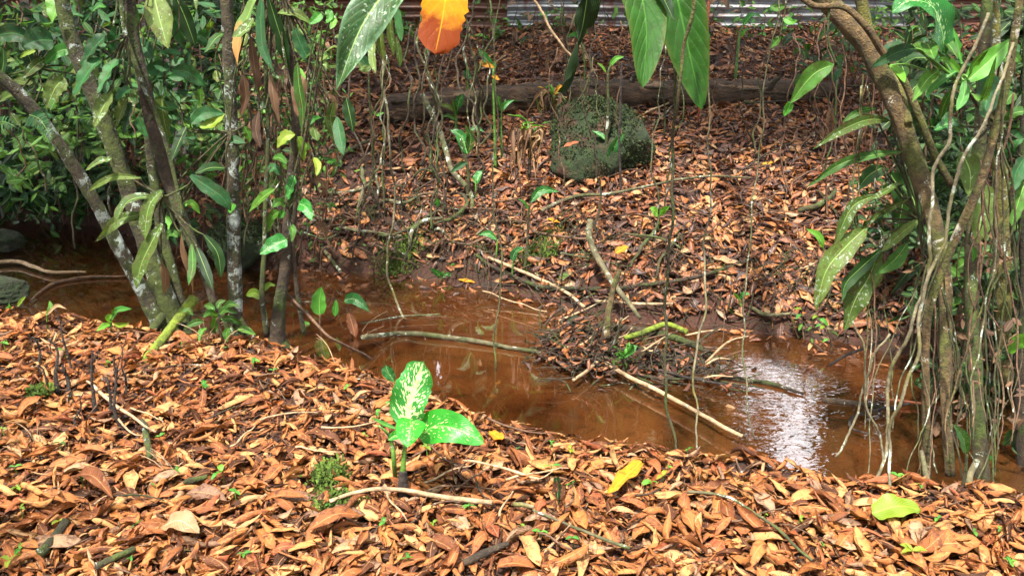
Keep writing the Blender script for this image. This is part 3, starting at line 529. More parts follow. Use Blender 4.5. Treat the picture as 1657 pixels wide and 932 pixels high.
flatleaf('pale_leaf', 'pale dry leaf lying along the far bank right of the branch fork', (1153, 430), (1200, 442), 16, 'tan', 'oval', .05)
flatleaf('brown_leaf', 'upright brown leaf leaning on the far water edge', (1106, 492), (1130, 468), 20, 'litter', 'oval', .06)
flatleaf('pale_leaf', 'crumpled pale leaf curled over the near bank edge by the long stick', (1160, 706), (1205, 728), 34, 'tan', 'drop', .07, .9, .2, arch=.06)
flatleaf('pale_leaf', 'folded straw coloured leaf on the near bank edge at the left', (120, 500), (152, 524), 16, 'tan', 'drop', .05, .8, arch=.02)
flatleaf('brown_leaf', 'dark drooping leaf standing in litter near the white tipped twig', (903, 832), (900, 790), 22, 'dark', 'drop', .04, .8)
# ================================================================== TREES, STEMS, VINES
def P_(*L): return np.array([W(*q) for q in L])          # (px, py, distance)
def stemtube(L, wp, sides=8, n=None, wob=.0, lump=.06):
    P = P_(*L); ks = np.array([mpp(p) for p in P]); R = np.interp(np.linspace(0, 1, len(P)), np.linspace(0, 1, len(wp)), wp) / 2 * ks
    b = Buf(); tube(b, P, R, sides, n or len(P) * 7, wob=wob, lump=lump); return b, P
def tree(name, label, L, wp, m, group=None, cat='tree', sides=12, n=None, part='trunk'):
    b, P = stemtube(L, wp, sides + 4, n or 70, lump=.10); t = thing(name, label, cat, P[0], group); b.build(part, M[m], t); return t
def limb(t, L, wp, m, name='branch', sides=8, wob=.0):
    b, P = stemtube(L, wp, sides, wob=wob); return b.build(name, M[m], t)
def pleaf(t, L, Y, w, m='mid', kind='lance', dY=None, name='leaf', stalk=None, **k):
    """leaf of thing t along photo points L at distance Y, w pixels wide"""
    dY = random.uniform(-.12, .06) if dY is None else dY
    P = pts(L, Y, Y + dY)
    if len(L) == 2: mid = (P[0] + P[1]) / 2 + np.array([0, 0, np.linalg.norm(P[1] - P[0]) * .08]); P = np.array([P[0], mid, P[1]])
    b = Buf(); k.setdefault('jag', .015); k.setdefault('nl', 14); k.setdefault('na', 7); blade(b, P, w * mpp(P[0]) / 2, kind, **k)
    o = b.build(name, M[m], t)
    if stalk is not None:
        sb = Buf(); q = pts([stalk, L[0]], Y); q = np.vstack([q, P[0]])[[0, 2]]; mid = (q[0] + q[1]) / 2 + [0, 0, .01]; tube(sb, [q[0], mid, q[1]], [.0035, .003, .0025], 5, 6, cap=False)
        sb.build('leaf_stalk', M['stem'], t)
    return o
# left clump
tA = tree('leaning_tree', 'slim lichen whitened trunk leaning to the upper left over the brown water', [(262, 532, 3.95), (230, 470, 3.95), (190, 395, 3.95), (150, 320, 3.9), (100, 240, 3.85), (50, 172, 3.8), (0, 125, 3.75), (-60, 80, 3.7)], [26, 22, 20, 19, 19, 20], 'barklich')
tB = tree('mossy_tree', 'mossy olive trunk second from the left in the clump at the water edge', [(290, 525, 4.0), (262, 470, 4.0), (238, 400, 4.05), (212, 320, 4.1), (180, 230, 4.1), (150, 150, 4.1), (122, 80, 4.1), (104, 20, 4.1), (95, -60, 4.1)], [34, 30, 26, 25, 24, 24], 'bark')
tC = tree('dark_tree', 'dark thin trunk slanting down to the right through the left clump', [(350, 505, 3.85), (330, 440, 3.9), (302, 370, 3.9), (272, 290, 3.95), (248, 210, 3.95), (232, 130, 3.95), (216, 60, 3.95), (204, -40, 3.95)], [13, 15, 20, 22, 19, 20], 'barkdark')
limb(tC, [(297, 350, 3.88), (268, 230, 3.92), (225, 120, 3.9), (200, 40, 3.9), (198, -40, 3.9)], [6, 8, 8], 'bark')
tD = tree('pale_tree', 'thick pale pinkish trunk behind the left clump on the far bank', [(302, 345, 6.75), (292, 290, 6.75), (282, 200, 6.75), (268, 120, 6.75), (245, 50, 6.75), (228, -60, 6.7)], [38, 30, 30, 28, 28], 'barkpale')
tE = tree('straight_tree', 'straight vertical mossy pole trunk with white lichen blotches right of the left clump', [(383, 525, 4.15), (380, 450, 4.15), (378, 350, 4.15), (376, 250, 4.15), (373, 150, 4.15), (369, 60, 4.15), (364, -60, 4.15)], [22, 21, 20, 19, 21], 'barklich')
tF = tree('twisted_stem', 'dark twisted vine covered stem carrying heart shaped leaves', [(448, 560, 4.0), (452, 500, 4.0), (462, 430, 4.0), (466, 350, 4.0), (472, 280, 4.0), (478, 200, 4.0), (470, 100, 4.0), (458, -40, 4.0)], [26, 18, 15, 12, 10], 'barkdark')
limb(tF, [(492, 540, 4.02), (482, 480, 4.02), (474, 400, 4.0), (478, 330, 3.98), (480, 260, 3.98)], [8, 7, 6], 'barkdark')
limb(tF, [(432, 545, 3.98), (424, 480, 3.98), (428, 400, 4.0), (430, 320, 4.0), (434, 220, 4.0), (430, 100, 4.0), (436, -30, 4.)], [9, 8, 7, 7], 'bark')
tree('slim_tree', 'slim greenish stem standing between the two leftmost leaning trunks', [(300, 520, 4.05), (278, 440, 4.1), (262, 380, 4.15), (250, 300, 4.2), (240, 230, 4.2), (236, 150, 4.2)], [20, 17, 14, 10], 'bark')
tree('slim_tree', 'thin dark stem rising in the shaded top left corner', [(30, 260, 6.6), (22, 180, 6.5), (12, 90, 6.5), (0, -30, 6.5)], [14, 12, 12], 'barkdark')
tree('slim_tree', 'whitish peeling stem in the shaded top left corner', [(60, 250, 6.9), (52, 150, 6.9), (44, 60, 6.9), (36, -40, 6.9)], [14, 12, 12], 'barkpale')
b, P = stemtube([(314, 484, 3.85), (285, 520, 3.7), (250, 565, 3.5), (214, 606, 3.4)], [17, 15, 14], 12, 24); tag(b.build('mossy_branch', M['mossy']), 'fallen branch furred with bright green moss leaning at the foot of the left clump', 'branch')
def flare(t, bx, by, Yb, wpx, n=6):
    for q in range(n):
        a = q / n * 6.28 + random.uniform(-.4, .4); p = W(bx, by - 16, Yb); k = mpp(p); r0 = wpx * k * .32; e = p + np.array([math.cos(a), math.sin(a), 0]) * random.uniform(.14, .3); e[2] = float(H(e[0], e[1])) - .01; m_ = p * .55 + e * .45; m_[2] = max(float(H(m_[0], m_[1])), WZ - .1) + .03
        b = Buf(); tube(b, [p, m_, e], [r0, r0 * .7, r0 * .25], 7, 14, wob=.006, lump=.15); b.build('root', M['bark'], t)
flare(tA, 262, 528, 3.95, 26); flare(tB, 290, 524, 4.0, 32, 8); flare(tE, 383, 524, 4.15, 22, 5); flare(tF, 448, 560, 4.0, 26, 7); flare(tC, 350, 505, 3.85, 14, 4)
# right side
tR = tree('leaning_tree', 'brown mossy trunk leaning in from the top centre right to the right edge', [(1538, 770, 2.68), (1532, 680, 2.75), (1530, 570, 2.85), (1530, 470, 2.95), (1514, 370, 3.0), (1482, 265, 3.1), (1448, 170, 3.15), (1405, 80, 3.2), (1350, 15, 3.25), (1290, -60, 3.3)], [15, 17, 21, 28, 30, 31, 34], 'barktan', sides=16, n=70)
limb(tR, [(1290, -10, 3.1), (1318, 10, 3.1), (1365, 12, 3.1), (1400, 42, 3.08), (1428, 84, 3.1), (1462, 130, 3.12), (1488, 190, 3.1), (1512, 250, 3.1), (1540, 300, 3.1)], [10, 11, 12, 12, 13], 'barktan')
limb(tR, [(1386, -40, 3.35), (1402, 40, 3.35), (1424, 90, 3.3), (1452, 140, 3.2), (1470, 200, 3.1)], [20, 17, 14], 'barkyellow')
tS = tree('yellow_tree', 'yellowish lichen crusted trunk standing at the top right', [(1625, 620, 3.4), (1622, 400, 3.4), (1616, 250, 3.4), (1612, 130, 3.4), (1606, 40, 3.4), (1598, -60, 3.4)], [24, 23, 22, 22], 'barkyellow')
tT = tree('slender_tree', 'slender grey brown stem curving down from the top right corner', [(1500, 780, 2.7), (1498, 640, 2.7), (1500, 520, 2.7), (1524, 440, 2.7), (1556, 365, 2.7), (1588, 290, 2.7), (1616, 190, 2.7), (1636, 95, 2.7), (1650, 0, 2.7), (1660, -60, 2.7)], [12, 13, 14, 13, 13], 'barktan')
tree('shaded_tree', 'shaded olive trunk at the right picture edge behind the hanging roots', [(1590, 780, 3.0), (1582, 680, 3.05), (1576, 560, 3.1), (1572, 440, 3.2), (1580, 300, 3.3), (1590, 150, 3.3), (1600, -60, 3.3)], [24, 22, 22, 20, 18], 'vine', sides=14)
tree('shaded_tree', 'dark trunk running up the extreme right picture edge', [(1660, 800, 3.1), (1656, 640, 3.1), (1664, 460, 3.1), (1660, 300, 3.1), (1668, 100, 3.1), (1670, -60, 3.1)], [26, 24, 22], 'barkdark')
b, P = stemtube([(1491, 730, 2.62), (1500, 775, 2.5), (1510, 810, 2.42), (1520, 850, 2.3), (1526, 890, 2.2)], [7, 10, 11, 9], 9, 30); tag(b.build('ground_root', M['twiggreen']), 'olive root running down the litter in front of the right tree', 'root')
b, P = stemtube([(1581, 745, 2.6), (1569, 772, 2.55), (1573, 806, 2.5), (1605, 821, 2.45), (1660, 808, 2.5), (1700, 790, 2.5)], [10, 11, 11], 9, 40); tag(b.build('looped_root', M['root']), 'pale smooth looping root at the lower right picture edge', 'root')
def line(name, label, L, wp, m, cat='vine', group=None, sides=6, wob=.009, n=None):
    b, P = stemtube(L, wp, sides, n or len(L) * 8, wob=wob, lump=.08); return tag(b.build(name, M[m], base=P[0]), label, cat, group)
# hanging vines and aerial roots (world distances by hand)
line('hanging_vine', 'long olive hanging vine falling from the top to the near bank right of centre', [(1146, -60, 3.0), (1119, 10, 3.0), (1094, 100, 3.0), (1089, 216, 3.0), (1080, 310, 3.0), (1084, 420, 2.95), (1079, 523, 2.9), (1083, 600, 2.85), (1086, 670, 2.8), (1096, 752, 2.72)], [5, 5, 5, 4], 'vine')
line('hanging_vine', 'reddish brown straight vine hanging beside the second big green leaf', [(1150, -60, 2.9), (1143, 60, 2.9), (1134, 150, 2.9), (1129, 196, 2.9)], [6, 5, 4], 'rootred', wob=.001)
line('aerial_root', 'white wavy aerial root dangling over the water right of the debris heap', [(1150, -60, 3.1), (1136, 60, 3.1), (1140, 180, 3.1), (1146, 323, 3.1), (1149, 423, 3.05), (1149, 476, 3.0), (1132, 549, 2.95), (1123, 596, 2.9), (1121, 674, 2.85), (1128, 726, 2.78)], [2, 3, 4, 3], 'root')
line('aerial_root', 'pale thin aerial root with a tiny leaf left of the bright reflection', [(1262, -60, 3.2), (1246, 40, 3.2), (1240, 120, 3.2), (1232, 280, 3.2), (1212, 400, 3.1), (1199, 463, 3.05), (1202, 530, 3.0), (1199, 576, 2.95), (1203, 637, 2.85), (1222, 712, 2.78)], [2, 2.5, 3, 2.5], 'twiggreen')
line('aerial_root', 'thick white root hanging in front of the leaning right trunk', [(1600, 20, 2.6), (1585, 70, 2.6), (1549, 173, 2.6), (1540, 233, 2.6), (1516, 290, 2.6), (1503, 370, 2.6), (1498, 430, 2.58), (1462, 523, 2.55), (1444, 590, 2.55), (1440, 680, 2.5), (1438, 725, 2.48), (1408, 800, 2.42)], [5, 6, 6, 6, 6, 5], 'root')
line('aerial_root', 'branching whitish root crossing the leaning trunk lower down on the right', [(1640, 70, 2.65), (1600, 190, 2.55), (1559, 300, 2.55), (1542, 356, 2.55), (1502, 438, 2.55), (1488, 478, 2.55), (1474, 566, 2.52), (1452, 640, 2.5), (1444, 730, 2.48), (1440, 790, 2.4)], [5, 6, 6, 5], 'root')
line('aerial_root', 'fine forked root slanting over the bright reflection', [(1440, 540, 2.7), (1418, 590, 2.7), (1396, 641, 2.7), (1378, 682, 2.68), (1352, 740, 2.66)], [4, 4], 'root')
line('aerial_root', 'fine curved root hanging just right of the bright reflection', [(1380, 520, 2.7), (1392, 597, 2.7), (1403, 656, 2.7), (1425, 711, 2.68), (1430, 750, 2.64)], [3, 4], 'root')
line('hanging_vine', 'pale vine hanging from the dark wavy leaf down to the water left of centre', [(612, -60, 4.6), (616, 0, 4.6), (626, 100, 4.6), (629, 233, 4.6), (634, 300, 4.7), (629, 423, 4.8), (639, 480, 4.8), (656, 520, 4.7)], [4, 4, 4, 4], 'root')
line('hanging_vine', 'tan bent vine hanging right of the dark ragged leaf', [(862, -30, 5.0), (871, 0, 5.0), (896, 50, 5.0), (926, 92, 5.0)], [5, 4], 'twigtan')
line('hanging_vine', 'thin black straight stem standing before the mossy boulder', [(1004, 312, 5.6), (1003, 220, 5.6), (1006, 100, 5.6)], [4, 4, 3], 'black', wob=.002)
line('hanging_vine', 'green thin vine rising out of the water left of the debris heap', [(803, 600, 3.5), (798, 540, 3.6), (806, 440, 3.7), (800, 330, 3.8), (808, 200, 3.8), (804, 90, 3.8), (812, -60, 3.8)], [3, 3, 2], 'vine')
line('hanging_vine', 'knobbly brown vine twisting down beside the green leaves at the top', [(1122, -30, 2.75), (1120, 20, 2.75), (1098, 80, 2.75), (1092, 150, 2.75), (1090, 200, 2.78)], [7, 6, 4], 'barktan', wob=.006)
G_R = 'thin pale roots dangling from the right tree'
for q in range(44):                                       # curtain of thin roots on the right
    x0, y0, Yq = random.choice([(1514, 370, 3.0), (1482, 265, 3.1), (1448, 170, 3.15), (1530, 470, 2.95), (1556, 365, 2.7), (1588, 290, 2.7), (1616, 190, 2.7), (1524, 440, 2.7), (1622, 400, 3.4), (1616, 250, 3.4), (1572, 440, 3.2), (1580, 300, 3.3), (1660, 300, 3.1), (1400, 80, 3.2), (1636, 95, 2.7)])
    x0 += random.uniform(-6, 6); y0 += random.uniform(-40, 60); y1 = random.uniform(640, 830); x1 = x0 + random.uniform(-90, 60); mx = random.uniform(-30, 30); x1 = min(max(x1, 1400), 1680)
    mm = random.choice(['root', 'vine', 'barktan', 'twiggreen', 'twig', 'vine']); line('dangling_root', CW[mm] + ' root from ' + ('high up ' if y0 < 300 else 'midway ' if y0 < 400 else 'low down ') + where(x1, y1), [(x0, y0, Yq), ((x0 * 2 + x1) / 3 + mx, y0 * .65 + y1 * .35, Yq), ((x0 + 2 * x1) / 3 - mx * .6, y0 * .3 + y1 * .7, Yq - .05), (x1, y1, max(2.45, Yq - .3))], [random.uniform(2, 4.4), random.uniform(1.2, 3)], mm, 'root', G_R, 5, .008)
G_V = 'thin vines hanging between the left stems'
for q in range(40):
    x0 = random.choice([random.uniform(380, 560), random.uniform(20, 350), random.uniform(560, 800)]); y0 = random.uniform(-40, 60); y1 = random.uniform(200, 430); Yq = random.uniform(4.2, 5.4) if x0 > 380 else random.uniform(4.0, 5.2); mx = random.uniform(-22, 22)
    mm = random.choice(['vine', 'twig', 'twiggreen', 'barkdark', 'vine']); line('thin_vine', ('long ' if y1 > 350 else 'short ' if y1 < 270 else '') + CW[mm] + ' vine hanging to ' + where(x0, y1).replace('right at ', 'touch ').replace('just ', 'spot '), [(x0, y0, Yq), (x0 + mx, y0 * .6 + y1 * .4, Yq), (x0 + mx * .2, y0 * .3 + y1 * .7, Yq), (x0 + random.uniform(-20, 20), y1, Yq)], [random.uniform(2, 4), random.uniform(2, 4)], mm, 'vine', G_V, 5, .022)
G_S = 'thin hanging stems over the far bank'
for q in range(26):
    x0 = random.uniform(620, 1420); y_ = random.uniform(190, 400); g = G(x0, y_); Yq = g[1]; 
    top = W(x0 + random.uniform(-20, 20), random.uniform(-20, 120), Yq); b = Buf(); k = mpp(g)
    tube(b, [g, g * .6 + top * .4 + rng.normal(0, .04, 3), g * .3 + top * .7 + rng.normal(0, .04, 3), top], np.array([random.uniform(2.5, 4.5), 2, 1.8]) / 2 * k, 5, 26, wob=.018, lump=.2)
    tag(b.build('bare_sapling', M[random.choice(['vine', 'twiggreen', 'barkdark', 'twig', 'barkdark'])], base=g), 'bare thin sapling ' + where(x0, y_), 'sapling', G_S)
# sticks and roots lying about; points on ground (or water) from the photo
def gl(L, lift):
    out = []
    for q in L:
        g = GW(q[0], q[1]) if len(q) < 3 else W(*q); out.append(g + [0, 0, lift if len(q) < 3 else 0])
    return np.array(out)
def stick(name, label, L, wp, m, lift=.03, cat='stick', group=None, wob=.003, sides=7, lump=.1):
    P = gl(L, lift); ks = np.array([mpp(p) for p in P]); R = np.interp(np.linspace(0, 1, len(P)), np.linspace(0, 1, len(wp)), wp) / 2 * ks
    b = Buf(); tube(b, P, R, sides, max(10, len(P) * 6), wob=wob, lump=lump); return tag(b.build(name, M[m], base=P[0]), label, cat, group)
stick('branch', 'olive branch reaching from the left plants across the water towards the debris heap', [(586, 546, 4.2), (640, 545), (683, 546), (740, 553), (792, 561), (880, 577)], [8, 8, 8, 6], 'twiggreen', .02)
stick('branch', 'long straight stick slanting from the debris heap down to the near bank', [(968, 594), (1057, 645), (1130, 685), (1165, 706), (1200, 722)], [7, 7, 6], 'twigtan', .05)
stick('stick', 'short tan stick crossing the top of the long slanting stick', [(927, 630), (950, 612), (974, 592)], [5, 7], 'twigtan', .05)
stick('branch', 'curved upright branch with a hooked top above the debris heap', [(955, 356, 5.0), (957, 396, 4.9), (980, 440, 4.75), (1000, 470, 4.6), (1036, 515, 4.4)], [11, 10, 9, 6], 'twiggreen')
stick('branch', 'short upright brown branch planted in the debris heap', [(1003, 436, 4.35), (991, 476, 4.3), (985, 520, 4.2), (983, 548, 4.15)], [8, 11, 12], 'barktan')
stick('branch', 'dark wet branch lying across the debris heap', [(990, 545), (1030, 552), (1066, 556), (1116, 572), (1150, 590)], [15, 13, 12, 9], 'barkdark', .06)
stick('branch', 'mossy green branch lying on top of the debris heap', [(1010, 575), (1040, 566), (1076, 553), (1110, 565)], [9, 10, 8], 'mossy', .10)
stick('stick', 'thin horizontal stick laid level behind the upright branch', [(963, 513), (1020, 517), (1087, 518)], [4, 5], 'twigtan', .10)
stick('stick', 'pale curved twig standing up from the debris heap', [(985, 570, 4.0), (1000, 545, 3.95), (1006, 515, 3.9)], [5, 4], 'twiggreen')
stick('root', 'long dark curved root edging the far side of the water', [(770, 425), (800, 446), (866, 473), (950, 481), (1033, 476), (1132, 460), (1212, 433)], [5, 7, 7, 5], 'barkdark', .05, 'root')
stick('root', 'light brown root curving along the far bank into the debris heap', [(790, 432), (866, 463), (910, 486), (945, 512)], [5, 6, 5], 'twigtan', .06, 'root')
stick('branch', 'long thin grey branch arching over the far litter below the boulder', [(876, 356), (926, 333), (1000, 311, 5.5), (1132, 300), (1214, 302)], [7, 6, 4, 3], 'twiggreen', .06)
stick('branch', 'forked dead branch lying in the water at the left edge', [(-20, 433), (26, 430), (60, 439), (85, 446), (140, 447)], [6, 7, 6, 4], 'twigtan', .03)
stick('branch', 'brown branch half sunk in the left water behind the leaning trunk', [(50, 490), (90, 462), (140, 452), (205, 450)], [3, 6, 5, 3], 'twig', .015)
stick('stick', 'thin stick slanting down the near bank edge among the left saplings', [(466, 476, 4.05), (500, 510, 3.95), (540, 550, 3.8), (604, 596)], [4, 5, 4], 'twig', .05)
stick('twig', 'thin twig lying level on the water behind the olive branch', [(583, 532), (646, 521), (713, 516)], [3, 3], 'twiggreen', .03)
stick('twig', 'thin stick poking from the far bank into the water', [(521, 416), (536, 435), (552, 458)], [6, 5], 'twiggreen', .08)
stick('stick', 'tan and green stick lying across the litter in front of the flecked plant', [(536, 838), (580, 826), (623, 819), (700, 826), (797, 840)], [6, 7, 8, 9], 'twigtan', .06)
stick('stick', 'thin green stick running to the bottom edge from the white tip', [(862, 852), (920, 876), (965, 895), (1018, 915)], [4, 5, 7], 'twiggreen', .06)
stick('stick', 'short white peeled stick end in the foreground litter', [(832, 846), (848, 847), (864, 851)], [8, 8, 6], 'root', .07)
stick('stalk', 'straight straw coloured stalk lying right of the flecked plant', [(750, 775), (810, 788), (872, 806)], [4, 5], 'twigtan', .07)
stick('stick', 'thin green curved stick crossing the lower right litter', [(1110, 822), (1167, 828), (1206, 850), (1250, 880), (1310, 935)], [5, 5, 5], 'twiggreen', .06)
stick('stick', 'dark stick lying in the bottom centre', [(750, 934), (786, 918), (822, 903)], [11, 13, 9], 'barkdark', .05)
stick('stick', 'lichen whitened stick standing slanted in the left litter', [(233, 705), (240, 735), (247, 764)], [9, 11, 10], 'bark', .06)
stick('stick', 'mossy sawn stick end in the lower left corner', [(111, 866), (90, 892), (68, 920)], [14, 16, 18], 'bark', .05)
stick('stick', 'mossy stick touching the bottom edge at the left', [(222, 912), (190, 926), (160, 940)], [10, 13], 'bark', .05)
stick('stalk', 'long straw stalk leaning over the left litter beside the charred stems', [(147, 650), (190, 685), (258, 735)], [4, 6, 3], 'twigtan', .09)
stick('stick', 'lichened stick lying in the litter left of the mossy patch', [(303, 800), (318, 797), (338, 792)], [10, 11, 7], 'bark', .05)
stick('branch', 'black curved branch arching out of the water right of the bright reflection', [(1340, 592, 3.6), (1370, 575, 3.6), (1410, 560, 3.55), (1455, 540, 3.5)], [4, 5, 5], 'black')
stick('branch', 'black bent twig in the water right of the bright reflection', [(1404, 712), (1376, 700), (1378, 682), (1420, 672), (1470, 662)], [3, 5, 5], 'black', .03)
stick('stick', 'red brown stick lying on the water by the right tree', [(1425, 652), (1455, 655), (1498, 660)], [4, 5, 4], 'rootred', .02)
stick('branch', 'dark waterlogged branch lying along the current above the reflection', [(1120, 600), (1170, 612), (1240, 622), (1300, 640)], [8, 9, 8, 4], 'barkdark', .01)
stick('branch', 'mossy log half sunk in the water right of the reflection', [(1330, 648), (1390, 655), (1450, 664)], [9, 10, 6], 'barkdark', .0)
stick('branch', 'curved grey green branch growing down the far bank left of the boulder', [(683, 153, 6.6), (700, 185, 6.45), (713, 213, 6.3), (729, 273, 6.05), (757, 306, 5.9), (763, 335, 5.8), (752, 355, 5.75)], [8, 9, 9, 9], 'twiggreen')
for q, (L, wv) in enumerate([([(508, 285), (510, 320), (533, 327), (580, 323), (606, 308)], 6), ([(585, 285), (588, 325), (581, 362)], 8), ([(606, 285), (612, 323), (600, 358)], 5), ([(716, 370), (686, 376), (669, 396), (663, 418)], 8), ([(683, 330), (660, 345), (625, 340), (606, 352)], 6), ([(722, 352), (690, 372), (650, 390), (614, 397)], 5),
                             ([(541, 387), (560, 386), (590, 392), (650, 398)], 6), ([(560, 372), (548, 395), (520, 402), (490, 392)], 5), ([(745, 330), (752, 352), (730, 372), (700, 380)], 7), ([(655, 335), (700, 330), (735, 345)], 5), ([(470, 345), (500, 360), (530, 372), (566, 368)], 5), ([(790, 400), (760, 412), (720, 405), (700, 430)], 5),
                             ([(610, 240), (560, 262), (540, 300)], 6), ([(860, 390), (900, 402), (940, 405), (965, 398)], 5), ([(1060, 380), (1040, 420), (1020, 450)], 6), ([(1100, 400), (1070, 440), (1060, 470)], 5), ([(1210, 515), (1240, 530), (1290, 530)], 7), ([(1290, 360), (1320, 350), (1350, 325)], 10), ([(1010, 395), (1050, 402), (1100, 420)], 4)]):
    stick('bank_root', 'bent far bank root ' + where(*L[1][:2]) + (', short' if len(L) < 4 else ', long'), L, [wv * .7, wv, wv * .6], random.choice(['twiggreen', 'twig', 'vine', 'twiggreen']), .07, 'root', 'roots along the far bank', .008)
G_T = 'twigs lying on the far bank'
for q in range(46):
    x0, y0 = random.uniform(520, 1480), random.uniform(90, 500); a = random.uniform(-.9, .9); l = random.uniform(30, 120)
    L = [(x0, y0), (x0 + l * .5 * math.cos(a), y0 - l * .5 * math.sin(a) + random.uniform(-5, 5)), (x0 + l * math.cos(a), min(max(y0 - l * math.sin(a), 60), 520))]
    mm = random.choice(['twig', 'twigtan', 'twig', 'barkdark', 'twiggreen']); stick('twig', ('long ' if l > 75 else 'short ') + CW[mm] + ' twig ' + ('rising' if a > .3 else 'sloping' if a < -.3 else 'lying level') + ' ' + where(*L[1]), L, [random.uniform(2.5, 4), 2], mm, .06, 'twig', G_T, .006, 5)
G_N = 'twigs lying on the near bank'
for q in range(34):
    x0, y0 = random.uniform(0, 1600), random.uniform(620, 915)
    if G(x0, y0)[1] > np.interp(G(x0, y0)[0], NE[:, 0], NE[:, 1]) - .1: continue
    a = random.uniform(-1.2, 1.2); l = random.uniform(30, 110); L = [(x0, y0), (x0 + l * .5 * math.cos(a), y0 - l * .4 * math.sin(a) + random.uniform(-5, 5)), (x0 + l * math.cos(a), y0 - l * .7 * math.sin(a))]
    stick('twig', 'thin dry twig ' + where(*L[1]), L, [random.uniform(3, 5), 2], random.choice(['twig', 'twigtan', 'twig', 'barkdark']), .055, 'twig', G_N, .005, 5)
for q in range(34):
    x0, y0 = random.uniform(500, 780), random.uniform(250, 420); l = random.uniform(20, 70); g0 = G(x0, y0); k = mpp(g0); a = random.uniform(0, 6.28); up = random.uniform(.2, .8); d = np.array([math.cos(a), .3 * math.sin(a), 0]) * l * k
    P = [g0, g0 + d * .3 + [0, -.03, l * k * up], g0 + d * .7 + [0, -.04, l * k * up * .8], None]; e = g0 + d; P[3] = np.array([e[0], e[1], float(H(e[0], e[1]))])
    b = Buf(); tube(b, P, np.array([1.6, 1.4, 1.0]) * random.uniform(.8, 1.8) * k, 5, 18, wob=.008, lump=.15); mm = random.choice(['twig', 'twiggreen', 'vine', 'barkdark']); tag(b.build('looping_root', M[mm], base=g0), CW[mm] + ' looping root ' + where(x0, y0), 'root', 'looping roots on the far bank')
# debris heap in the stream
b = Buf(); c0 = GW(940, 575)
for q in range(620):
    a = random.random(); px = 905 + 300 * a * random.random() + random.gauss(0, 22); hgt = max(0, .12 * math.exp(-((px - 950) / 34) ** 2) + .04) * random.random(); g = plane(px, 572 + (px - 920) * .14 + random.gauss(0, 22 - 10 * min(1, max(0, (px - 980) / 100))), WZ); p = g + [0, 0, hgt]
    th = random.uniform(0, 6.28); l = random.uniform(.04, .2); d = np.array([math.cos(th), math.sin(th) * .6, random.uniform(-.8, .8)]) * l; r0 = random.uniform(.0015, .0055); q1 = p + d; q1[2] = max(q1[2], WZ - .01)
    tube(b, [p, (p + q1) / 2 + rng.normal(0, .012, 3), q1], [r0, r0, r0 * .5], 4, 5, cap=False)
tag(b.build('debris_twigs', M['barkdark'], base=c0), 'heap of dark tangled twigs caught in the stream', 'debris', kind='stuff')
n = 520; a = rng.random(n); px = 900 + 330 * a * rng.random(n) + rng.normal(0, 22, n); py = 572 + (px - 920) * .14 + rng.normal(0, 22, n); hh = np.maximum(0, .12 * np.exp(-((px - 940) / 38) ** 2) + .035) * rng.random(n)
Pp = np.array([plane(px[i], py[i], WZ) + [0, 0, hh[i]] for i in range(n)])
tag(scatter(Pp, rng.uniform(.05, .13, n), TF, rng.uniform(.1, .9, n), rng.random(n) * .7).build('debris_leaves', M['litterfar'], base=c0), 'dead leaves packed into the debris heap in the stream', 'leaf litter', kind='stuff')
for q in range(26):
    x0 = random.uniform(890, 1150); y0 = 560 + (x0 - 900) * .15 + random.uniform(-35, 30); a = random.uniform(-1.4, 1.4); l = random.uniform(25, 80)
    g = plane(x0, y0, WZ) + [0, 0, random.uniform(.02, .12)]; k = mpp(g); e = g + np.array([math.cos(a), math.sin(a) * .5, random.uniform(-.1, .8)]) * l * k; r0 = random.uniform(2.5, 5) / 2 * k
    bb = Buf(); tube(bb, [g, (g + e) / 2 + rng.normal(0, .012, 3), e], [r0, r0 * .9, r0 * .5], 6, 10, lump=.1); tag(bb.build('debris_stick', M[random.choice(['twig', 'twigtan', 'barkdark', 'twig'])], base=g), 'broken debris stick ' + where(x0, y0), 'stick', 'sticks in the debris heap')
for q in range(11):
    x0 = random.uniform(960, 1080); y0 = 570 + (x0 - 960) * .2 + random.uniform(-20, 25); l = random.uniform(90, 190); dy = l * random.uniform(.02, .28)
    stick('wet_branch', ['dark wet branch ', 'black sodden stick '][q % 2] + where(x0 + l * .6, y0 + dy * .6), [(x0, y0), (x0 + l * .5, y0 + dy * .5 + random.uniform(-6, 6)), (x0 + l, y0 + dy)], [random.uniform(4, 8), 5, 2.5], random.choice(['barkdark', 'black', 'barkdark']), random.uniform(.005, .05), 'branch', 'dark wet branches trailing from the debris heap', .006)
# charred stems, left
for q, (xa, ya, xb, yb, wv) in enumerate([(60, 600, 52, 545, 8), (95, 640, 78, 550, 9), (112, 655, 100, 590, 10), (160, 670, 150, 568, 9), (190, 690, 172, 610, 11), (200, 700, 185, 575, 8), (205, 640, 196, 560, 5), (118, 612, 88, 500, 5), (182, 640, 205, 540, 3), (134, 700, 128, 640, 5), (74, 640, 62, 590, 6)]):
    g = G(xa, ya); tpt = W(xb, yb, g[1] + .02); k = mpp(g); b = Buf(); tube(b, [g, (g * 2 + tpt) / 3 + rng.normal(0, .006, 3), (g + 2 * tpt) / 3 + rng.normal(0, .009, 3), tpt], np.array([wv, wv * .8, wv * .6, wv * .4]) * .40 * k, 7, 22, wob=.004, lump=.3)
    for z_ in range(3): pz = g + (tpt - g) * random.uniform(.2, .9); tube(b, [pz, pz + [random.uniform(-.03, .03), random.uniform(-.02, .02), random.uniform(.01, .05)]], [.003, .0015], 5, 5)
    tag(b.build('burnt_sapling', M['black'], base=g), ['leftmost', 'thick leaning', 'short thick', 'tall curved', 'thickest', 'tall narrow', 'thin tall right hand', 'long slanting', 'hair thin', 'short thin', 'small outer'][q] + ' blackened dead sapling among the charred stalks on the left', 'sapling', 'blackened dead stems on the left')
